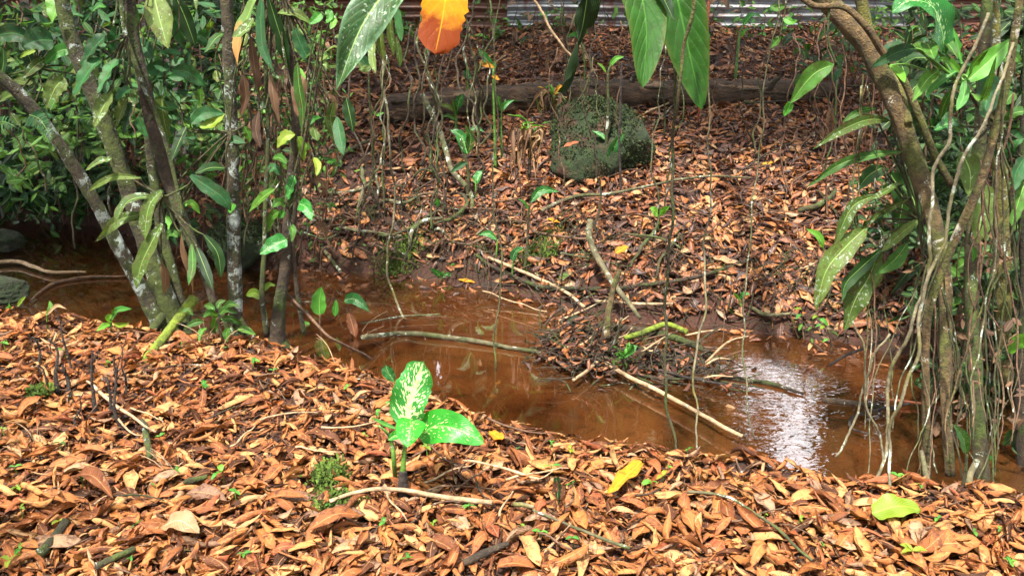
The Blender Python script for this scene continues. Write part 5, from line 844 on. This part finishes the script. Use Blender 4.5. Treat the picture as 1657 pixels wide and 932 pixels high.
climber('climbing_plant', 'dull grey green oval leaves on the yellowish trunk at the right edge', (1612, 200), 2.95, [
  ([(1602, 120), (1598, 150), (1592, 192)], 44, 'blue', 'oval'), ([(1548, 198), (1530, 202), (1510, 212)], 26, 'spot', 'heart'), ([(1590, 296), (1588, 340), (1582, 394)], 42, 'pale', 'oval', dict(y=.02)), ([(1556, 245), (1570, 280), (1568, 318)], 40, 'pale', 'lance', dict(y=.1)), ([(1640, 150), (1632, 160), (1626, 170)], 20, 'mid', 'oval'),
  ([(1658, 180), (1640, 184), (1624, 196)], 26, 'mid', 'heart'), ([(1657, 222), (1634, 232), (1612, 258)], 40, 'blue', 'oval'), ([(1657, 256), (1644, 280), (1640, 310)], 32, 'blue', 'lance'), ([(1660, 292), (1650, 320), (1636, 366)], 26, 'mid', 'oval', dict(jag=.08)), ([(1500, 60), (1490, 74), (1470, 80)], 18, 'blue', 'lance'), ([(1662, 540), (1648, 550), (1630, 572)], 30, 'bright', 'oval'),
  ([(1572, 400), (1576, 412), (1574, 424)], 10, 'bright', 'oval'), ([(1624, 95), (1640, 92), (1652, 102)], 18, 'mid', 'oval'), ([(1530, 88), (1520, 92), (1512, 104)], 18, 'blue', 'oval')])
plant('spotted_plant', 'stem with a curled yellow spotted leaf by the right tree foot', [(1555, 800), (1562, 765), (1564, 735)], [7, 5], 'vine', leaves=[([(1563, 734), (1558, 708), (1542, 686)], 20, 'spot', 'lance', dict(vw=.2))])
plant('spotted_plant', 'drooping yellow spotted leaf above the looping root', [(1590, 800), (1584, 760), (1578, 735)], [5, 5], 'stem', leaves=[([(1577, 732), (1596, 750), (1618, 784)], 30, 'spot', 'oval', dict(vw=0)), ([(1640, 660), (1650, 680), (1662, 706)], 40, 'mid', 'oval'), ([(1660, 690), (1640, 705), (1622, 720)], 24, 'dark', 'lance')])
plant('leaf_spray', 'drooping dark green leaf left of the leaning tree crown', [(1354, 106), (1340, 60), (1345, -20)], [3, 4], 'vine', Y=3.1, leaves=[([(1350, 104), (1315, 122), (1278, 168)], 34, 'mid', 'lance', dict(vw=.2)), ([(1280, 164), (1276, 175), (1268, 188)], 14, 'bright', 'oval')])
plant('leaf_spray', 'small green leaves dangling on a vine at the top between fence and leaning tree', [(1275, -30), (1270, 20), (1262, 60)], [3, 3], 'vine', Y=5, leaves=[([(1262, 60), (1255, 70), (1246, 78)], 14, 'mid', 'oval'), ([(1268, 30), (1280, 36), (1290, 34)], 12, 'bright', 'oval'), ([(1270, 10), (1256, 14), (1246, 10)], 12, 'mid', 'oval')])
# undergrowth fillers: many leafed shrubs
def shrub(name, label, boxpx, Y, nst, nlf, lp, mats, m='twig', kinds=('lance', 'oval'), group=None, Ys=.3):
    x0, y0, x1, y1 = boxpx; P0 = W((x0 + x1) / 2, y1, Y); t = thing(name, label, 'shrub', P0, group)
    for q in range(nst):
        px, py = random.uniform(x0, x1), random.uniform(y0, (y0 + y1) / 2); Yq = Y + random.uniform(-Ys, Ys); bx = px + random.uniform(-30, 30)
        b = Buf(); A, C = W(bx, min(y1 + 10, 10000), Yq), W(px, py, Yq); B = (A + C) / 2 + rng.normal(0, .04, 3); tube(b, [A, B, C], [.006, .004, .002], 5, 12, wob=.005); b.build('stem', M[m], t)
        sp = spline([A, B, C], 30)
        for l in range(nlf):
            p = sp[int(random.uniform(.25, 1) * 29)]; k = mpp(p); a = random.uniform(0, 6.28); L_ = random.uniform(*lp) * k; d = np.array([math.cos(a), math.sin(a) * .7 - .25, random.uniform(-.5, .35)]); d /= np.linalg.norm(d)
            pp = p + d * L_ * .25; b = Buf(); blade(b, [pp, pp + d * L_ * .55 + [0, 0, L_ * .06], pp + d * L_ - [0, 0, L_ * .22]], L_ * random.uniform(.17, .27), random.choice(kinds), np.cross(d, [0, -.5, 1]), nl=8, na=5)
            tube(b, [p, pp], .0016, 4, 3, cap=False); b.build('leaf', M[random.choice(mats)], t)
    return t
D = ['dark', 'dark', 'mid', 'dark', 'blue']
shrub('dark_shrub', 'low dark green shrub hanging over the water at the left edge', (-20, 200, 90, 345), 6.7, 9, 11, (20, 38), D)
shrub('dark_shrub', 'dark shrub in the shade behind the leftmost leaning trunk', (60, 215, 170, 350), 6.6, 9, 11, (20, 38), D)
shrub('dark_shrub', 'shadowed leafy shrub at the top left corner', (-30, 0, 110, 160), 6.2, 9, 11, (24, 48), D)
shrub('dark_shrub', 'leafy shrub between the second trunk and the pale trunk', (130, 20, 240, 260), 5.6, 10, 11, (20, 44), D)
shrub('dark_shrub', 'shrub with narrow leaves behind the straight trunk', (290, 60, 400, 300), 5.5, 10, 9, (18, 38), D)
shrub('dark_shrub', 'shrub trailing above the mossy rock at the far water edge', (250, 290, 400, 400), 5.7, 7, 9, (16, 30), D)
shrub('leafy_vine', 'curtain of leafy vines between the straight trunk and the wavy leaf', (385, 20, 520, 220), 4.7, 11, 8, (14, 30), ['mid', 'dark', 'pale', 'deadhang', 'bright', 'deadhang', 'deadhang'])
shrub('leafy_vine', 'leafy creepers low between the straight trunk and the far bank roots', (395, 190, 540, 350), 4.9, 10, 7, (12, 26), ['mid', 'dark', 'pale', 'bright', 'deadhang'])
shrub('dark_shrub', 'shrubby growth against the fence left of the orange leaf', (540, 10, 690, 90), 8.6, 9, 7, (12, 28), ['mid', 'dark', 'deadhang', 'mid'])
shrub('dark_shrub', 'weedy plants along the fence right of the orange leaf', (750, -5, 1010, 66), 8.9, 14, 6, (10, 22), ['mid', 'bright', 'deadhang', 'dark', 'deadhang'])
shrub('dark_shrub', 'weeds along the fence right of the big green leaves', (1140, -5, 1330, 70), 8.9, 12, 6, (10, 22), ['mid', 'bright', 'deadhang', 'dark'])
shrub('dark_shrub', 'dark bushes below the fence behind the leaning right tree', (1300, 10, 1470, 130), 7.4, 11, 8, (14, 34), ['mid', 'dark', 'blue', 'dark', 'deadhang'])
shrub('dark_shrub', 'dense dark foliage behind the rosette plant', (1470, 20, 1680, 250), 4.3, 16, 10, (22, 50), D)
shrub('dark_shrub', 'deep shade foliage at the right edge behind the hanging roots', (1540, 260, 1700, 520), 3.9, 15, 10, (20, 46), ['dark', 'dark', 'mid', 'dark'])
shrub('dark_shrub', 'dark low growth at the right edge over the water', (1500, 480, 1700, 720), 3.7, 14, 8, (16, 36), ['dark', 'dark', 'mid', 'deadhang'])
shrub('dark_shrub', 'mid green growth behind the strap leaf plant on the right', (1400, 230, 1520, 420), 4.4, 9, 8, (18, 40), ['dark', 'dark', 'mid'])
shrub('trailing_plant', 'small leafy trailing plant hanging from the far bank edge right of the strap leaves', (1290, 480, 1340, 560), 4.35, 4, 6, (8, 16), ['bright', 'mid', 'ygreen', 'litter'])
# stems and hanging dead foliage tangle on the far bank, left middle
for q, (x0, x1, y0, y1, Yq, n) in enumerate([(390, 560, 40, 330, 5.0, 60), (830, 900, 20, 90, 8.4, 18), (1330, 1420, 120, 260, 6.2, 26), (900, 1000, 0, 70, 8.6, 18), (600, 760, 0, 90, 8.4, 30), (1400, 1500, 60, 240, 5., 26)]):
    b = Buf()
    for k_ in range(n):
        px, py = random.uniform(x0, x1), random.uniform(y0, y1); P0 = W(px, py, Yq + random.uniform(-.4, .4)); k = mpp(P0); L_ = random.uniform(30, 90) * k
        P = [P0, P0 + [random.uniform(-.03, .03), 0, -L_ * .5], P0 + [random.uniform(-.06, .06), 0, -L_]]; tube(b, P, [.003, .003, .002], 4, 6, cap=False)
        if random.random() < .4: blade(b, [P[1], P[1] + [random.uniform(-.03, .03), -.02, -L_ * .3], P[1] + [random.uniform(-.05, .05), -.03, -L_ * .7]], random.uniform(.012, .03), 'strap', fold=.7, twist=3, nl=8, na=4, jag=.1)
    tag(b.build('dead_foliage', M['deadhang'], base=W((x0 + x1) / 2, y1, Yq)), ['dry brown foliage tangle hanging between the left stems', 'dry stalks before the fence above the boulder', 'dry brown stalks behind the right leaning tree', 'dead vines before the shiny fence sheet', 'dry tangle before the fence beside the orange leaf', 'brown dead stalks behind the leaning trunk at right'][q], 'dead foliage', kind='stuff')
TL = litter_templates(10, 6, 4, .35)
def mass(label, box, Y0, Y1, n, lp, m, clumps=30):
    cx = rng.uniform(box[0], box[2], clumps); cy = rng.uniform(box[1], box[3], clumps); cY = rng.uniform(Y0, Y1, clumps); k = rng.integers(0, clumps, n)
    P = np.array([W(cx[i] + rng.normal(0, 24), cy[i] + rng.normal(0, 20), cY[i] + rng.normal(0, .15)) for i in k]); P = P[P[:, 2] > np.maximum(H(P[:, 0], P[:, 1]), WZ) + .03]; n = len(P)
    Nn = unit(rng.normal(0, .55, (n, 3)) + [0, -.6, .75]); a = rng.normal(0, 1, (n, 3)) * [1, .5, .5] + [0, -.2, -.55]; X = unit(a - Nn * np.sum(a * Nn, 1, keepdims=True)); R_ = np.stack([X, np.cross(Nn, X), Nn], -1)
    b = Buf(); kk = rng.integers(0, len(TL[0]), n); sz = rng.uniform(lp[0], lp[1], n) * np.array([mpp(p) for p in P]); rr = rng.random(n)
    for q in range(len(TL[0])):
        idx = np.where(kk == q)[0]
        if len(idx) == 0: continue
        V, U = TL[0][q]; A = np.einsum('nij,vj->nvi', R_[idx], V * [1, 1.25, 1]) * sz[idx][:, None, None] + P[idx][:, None, :]
        b.add(A.reshape(-1, 3), (TL[1][None] + (np.arange(len(idx)) * len(V))[:, None, None]).reshape(-1, 4), np.tile(U, (len(idx), 1)), np.repeat(rr[idx], len(V)))
    c = W((box[0] + box[2]) / 2, box[3], (Y0 + Y1) / 2)
    return tag(b.build('undergrowth', M[m], base=c), label, 'undergrowth', kind='stuff')
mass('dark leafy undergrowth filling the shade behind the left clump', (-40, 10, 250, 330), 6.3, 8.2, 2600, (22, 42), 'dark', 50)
mass('green leaves of creepers spread among the left trunks', (-20, 0, 340, 300), 4.3, 5.8, 760, (15, 38), 'mid', 60)
mass('broader leaves of creepers crowding the top left', (60, -10, 340, 210), 4.2, 5.0, 230, (26, 48), 'blue', 30)
mass('olive leaves mixed into the top left creepers', (0, -10, 560, 260), 4.2, 5.2, 200, (18, 40), 'pale', 40)
mass('small creeper leaves hanging between the vertical trunk and the wavy leaf', (380, 0, 560, 330), 4.3, 5.6, 480, (10, 24), 'mid', 36)
mass('dead brown leaves snagged among the right roots', (1480, 380, 1680, 740), 2.9, 3.8, 220, (14, 32), 'deadhang', 26)
mass('bushy leaves hanging behind the strap leaves on the right', (1420, 180, 1560, 420), 3.6, 4.6, 260, (16, 36), 'dark', 16)
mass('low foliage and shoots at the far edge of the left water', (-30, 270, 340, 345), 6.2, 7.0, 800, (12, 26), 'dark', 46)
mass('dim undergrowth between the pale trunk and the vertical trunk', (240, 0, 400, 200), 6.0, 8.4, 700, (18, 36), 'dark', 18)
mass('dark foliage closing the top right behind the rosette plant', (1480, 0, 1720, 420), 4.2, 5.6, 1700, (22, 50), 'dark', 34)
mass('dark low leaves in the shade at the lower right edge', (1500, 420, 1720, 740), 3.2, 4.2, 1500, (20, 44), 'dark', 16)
mass('weeds growing up against the metal fence', (330, 10, 1500, 70), 8.9, 9.35, 650, (9, 22), 'mid', 30)
mass('small green weeds along the far water edge', (480, 330, 820, 440), 5.4, 6.1, 90, (8, 16), 'mid', 9)
# ferns
def fern(label, a, b_, Y, n, lpx, m='mid'):
    A, B = W(*a, Y), W(*b_, Y - .05); t = thing('fern', label, 'fern', A); mid = (A + B) / 2 + [0, 0, .03]; sp = spline([A, mid, B], n + 2); bb = Buf(); tube(bb, [A, mid, B], [.002, .0015, .001], 5, 12); bb.build('stem', M['stem'], t); k = mpp(A); T = unit(B - A)
    for i in range(1, n + 1):
        for s in (-1, 1):
            d = unit(np.cross(T, [0, -1, .4])) * s + T * .25; l = lpx * k * (1 - .75 * i / (n + 2)); bb = Buf(); blade(bb, [sp[i], sp[i] + d * l * .5, sp[i] + d * l - [0, 0, l * .15]], l * .14, 'lance', nl=6, na=3); bb.build('leaflet', M[m], t)
fern('small bright fern frond on the leftmost leaning trunk', (48, 186), (86, 226), 3.65, 15, 20, 'blue'); fern('fern frond reaching in from the left edge', (-15, 205), (35, 212), 3.9, 9, 18, 'blue')
# seedlings all over the near bank
G_D = 'tiny green seedlings on the near bank'
SD = [(328, 640, 16), (365, 782, 26), (290, 775, 14), (255, 800, 12), (105, 860, 14), (30, 770, 12), (620, 862, 14), (665, 918, 14), (930, 885, 14), (1100, 730, 18), (1055, 715, 10), (1110, 742, 10), (895, 770, 16), (925, 740, 12), (963, 695, 12), (1350, 745, 12), (1385, 760, 11), (1610, 872, 13), (1570, 877, 12), (1630, 925, 14), (1475, 915, 22), (1290, 858, 12), (1050, 795, 16), (1070, 785, 16), (600, 600, 12), (565, 640, 10), (520, 555, 10),
      (700, 860, 10), (840, 740, 10), (175, 600, 10), (110, 580, 12), (12, 570, 14), (45, 905, 20), (20, 925, 22), (930, 800, 12), (1140, 700, 12), (1165, 690, 14), (1290, 750, 10), (1480, 590, 10), (260, 720, 10), (400, 910, 12), (1480, 800, 10), (640, 690, 9), (780, 660, 9), (1235, 845, 8), (865, 905, 9), (505, 610, 8), (410, 600, 12)]
SD += [(random.uniform(0, 1657), random.uniform(590, 925), random.uniform(7, 15)) for _ in range(34)]
for q, (px, py, s_) in enumerate(SD):
    g = G(px, py + s_ * .5)
    if g[1] > np.interp(g[0], NE[:, 0], NE[:, 1]) + .05: continue
    k = mpp(g); t = thing('seedling', 'tiny green seedling sprouting ' + where(px, py), 'seedling', g, G_D); h_ = s_ * k * .9 + .03; top = g + [random.uniform(-.01, .01), random.uniform(-.01, .01), h_]; b = Buf(); tube(b, [g, top], [.0018, .0014], 5, 4, cap=False); b.build('stem', M['stem'], t)
    a0 = random.uniform(0, 6.28); mm = random.choice(['bright', 'bright', 'bright', 'ygreen', 'mid'])
    for l in range(random.choice([2, 2, 3, 4])):
        a = a0 + l * random.uniform(1.6, 3.1); d = np.array([math.cos(a), math.sin(a), .25]); L_ = s_ * k * random.uniform(.7, 1.15); b = Buf(); blade(b, [top, top + d * L_ * .5, top + d * L_ - [0, 0, L_ * .25]], L_ * .24, random.choice(['oval', 'lance']), np.cross(d, [0, 0, 1]), nl=8, na=5); b.build('leaf', M[mm], t)

# ================================================================== FOREST ROUND THE CLEARING (mirrored in the water; unseen crowns added to shade the banks)
def gap(P):                                               # the opening in the canopy to the right, looking up from the riffle
    d = P - np.array([0, 0, 2 * WZ - CAMH]); az = np.degrees(np.arctan2(d[:, 0], d[:, 1])); el = np.degrees(np.arctan2(d[:, 2], np.hypot(d[:, 0], d[:, 1])))
    wob = .8 * np.sin(el * 1.9) + .5 * np.sin(el * 4.7 + 1); lo, hi = 19.0 + wob * .7 - (el - 26) * .12, 21.8 + wob * .6 + (el - 26) * .10
    return (az > lo) & (az < hi) & (el > 26) & (el < 35) | (az > 16.7 + wob * .4) & (az < 17.6 + wob * .4) & (el > 26) & (el < 29.5) | (az > -5.8) & (az < -4.9) & (el > 24.5) & (el < 26.5) | (az > 24.6) & (az < 25.8) & (el > 24) & (el < 27)
def crown(t, c, r, n, ls, clumps=34, m='canopy', zmin=2.15):
    c = np.array(c, float); r = np.array(r, float); cc = rng.normal(0, 1, (clumps, 3)); cc = cc / np.linalg.norm(cc, axis=1, keepdims=True) * rng.uniform(.35, 1, (clumps, 1)) * r + c
    P = cc[rng.integers(0, clumps, n)] + rng.normal(0, 1, (n, 3)) * r * .2; P = P[~gap(P)]; P = P[P[:, 2] > zmin]; n = len(P)
    d = unit(rng.normal(0, 1, (n, 3))); e = unit(np.cross(d, rng.normal(0, 1, (n, 3)))); L_ = rng.uniform(.6, 1.2, n)[:, None] * ls
    V = np.stack([P - d * L_, P + e * L_ * .42, P + d * L_, P - e * L_ * .42], 1).reshape(-1, 3); b = Buf(); U = np.tile(np.array([[0, .5], [.5, 1], [1, .5], [.5, 0]]), (n, 1))
    b.add(V, np.arange(4 * n).reshape(-1, 4), U, np.repeat(rng.random(n), 4)); return tag(b.build('crown', M[m], t, smooth=False), kind='stuff')
BT = 'forest trees behind the fence'
for i, (x, y, h_, rx) in enumerate([(-9, 12.5, 5.5, 2.6), (-5.8, 11.8, 5., 2.5), (-3, 12.6, 5.4, 2.4), (-.4, 11.6, 5.2, 2.4), (2., 12.4, 5.4, 2.2), (5.4, 12.0, 5.3, 2.1), (8.2, 12.8, 5.6, 2.4), (-7.4, 15.5, 8.5, 3), (-3.5, 15.8, 8.6, 3), (.2, 15.6, 8.8, 3), (4, 16, 8.8, 3), (8, 15.8, 8.8, 3)]):
    z0 = float(H(x, y)); t = thing('forest_tree', ['nearer', 'farther'][y > 14] + ' forest tree behind the fence, number %s from the left' % ['one', 'two', 'three', 'four', 'five', 'six', 'seven'][i if y < 14 else i - 7], 'tree', (x, y, z0), BT)
    b = Buf(); tube(b, [(x, y, z0), (x + .1, y, z0 + h_ * .5), (x - .1, y, z0 + h_)], [.13, .1, .05], 8, 16, lump=.05); b.build('trunk', M['barkdark'], t)
    crown(t, (x, y, h_), (rx, 1.3, h_ * .42), 3800, .21)
def behind(spec, lab, grp):
    for i, (x, y, h_, rx, ry, rz, n_) in enumerate(spec):
        z0 = float(H(x, y)); t = thing('forest_tree', lab, 'tree', (x, y, z0), grp)
        b = Buf(); tube(b, [(x, y, z0), (x + .1, y, z0 + h_ * .5), (x - .1, y, z0 + h_)], [.16, .12, .06], 8, 16, lump=.05); b.build('trunk', M['barkdark'], t)
        crown(t, (x, y, h_), (rx, ry, rz), n_, .21, zmin=.5)
for x, y, zc in [(-1.6, 12.0, 3.7), (-4.4, 12.0, 3.6), (1.4, 12.2, 3.6), (7.4, 12, 3.8)]:
    z0 = float(H(x, y)); t = thing('forest_tree', 'added low dense tree behind the fence, closing reflected sky, ' + ('near the middle' if x == -1.6 else 'left of the middle' if x == -4.4 else 'right of the middle' if x == 1.4 else 'far to the right'), 'tree', (x, y, z0), BT); b = Buf(); tube(b, [(x, y, z0), (x + .05, y, zc)], [.09, .05], 7, 8, lump=.05); b.build('trunk', M['barkdark'], t); crown(t, (x, y, zc), (1.9, .9, 1.5), 2600, .19)  # added crowns keep sky from leaking into the water reflection
ring = [(9.2 * math.sin(a), 1.5 - 8.5 * math.cos(a), 4.6, 2.6, 2.6, 3.4, 2600) for a in np.radians([-118, -92, -66, -40, -14, 14, 40, 66, 92, 118])]
behind(ring, 'unseen forest tree added beside or behind the viewpoint to block side light', 'unseen trees added round the viewpoint')  # unseen trees added to block light from the sides and rear
behind([(-5.2, -1.2, 6.2, 2.4, 2.6, .9, 2000), (5.8, -.8, 6.0, 2.2, 2.6, .9, 2000), (-5.6, 3.4, 6.0, 2.6, 2.2, .9, 2400), (6.4, 3.2, 5.8, 2.6, 2.2, .9, 2400), (.2, -4.2, 6.8, 3, 1.8, 1., 2000)], 'unseen tall tree added to arch over the viewpoint and dim the light', 'unseen trees added over the viewpoint')  # added crowns cut the sky light reaching the near bank
for tt, c_, r_, n_ in [(tB, (-3.4, 5.2, 5.2), (2.4, 1.7, .9), 2600), (tE, (-1.0, 6.4, 5.6), (2.4, 2.0, .9), 3000), (tR, (1.6, 5.6, 5.4), (2.2, 1.9, .8), 3000), (tS, (4.2, 5.2, 5.0), (2.2, 2.0, .9), 2800), (tD, (-3.5, 8.6, 5.8), (2.6, 1.6, 1.), 1800), (tT, (3.6, 8.4, 6.2), (2.4, 1.5, .9), 1100), (tA, (-5.6, 6.6, 4.8), (2, 2, 1.1), 2200)]: crown(tt, c_, r_, n_, .19)  # unseen crowns placed overhead to shade the far bank
limb(tB, [(95, -60, 4.1), (60, -300, 4.8), (20, -500, 5.4)], [24, 16, 10], 'bark'); limb(tE, [(364, -60, 4.15), (400, -350, 5.2), (430, -500, 6.5)], [21, 14, 8], 'bark'); limb(tR, [(1290, -60, 3.3), (1200, -300, 4.5), (1150, -420, 5.8)], [44, 26, 10], 'barktan'); limb(tS, [(1598, -60, 3.4), (1620, -400, 4.2), (1600, -600, 4.8)], [22, 14, 8], 'barkyellow'); limb(tT, [(1660, -60, 2.7), (1600, -400, 5), (1400, -420, 8.)], [13, 12, 10], 'barktan'); limb(tD, [(228, -60, 6.7), (240, -300, 7.5), (260, -420, 8.4)], [28, 20, 10], 'barkpale')
from collections import defaultdict
dd = defaultdict(list)
for o in COL.objects:
    if o.parent is None and 'label' in o and o.get('kind') is None: dd[o['label']].append(o)
for l, os_ in dd.items():
    if len(os_) > 1 and len(l.split()) <= 15:
        os_.sort(key=lambda o: o.location.x / max(o.location.y, .1)); n = len(os_)
        for i, o in enumerate(os_): o['label'] = (['leftmost', 'rightmost'] if n == 2 else ['leftmost', 'middle', 'rightmost'] if n == 3 else ['leftmost'] + ['second', 'third', 'fourth', 'fifth', 'sixth', 'seventh', 'eighth', 'ninth'][:n - 2] + ['rightmost'] if n < 11 else [l.split()[0]] * n)[i] + ' ' + (l if n < 11 else ' '.join(l.split()[1:]))
for o in COL.objects:
    if '_b' in o: del o['_b']
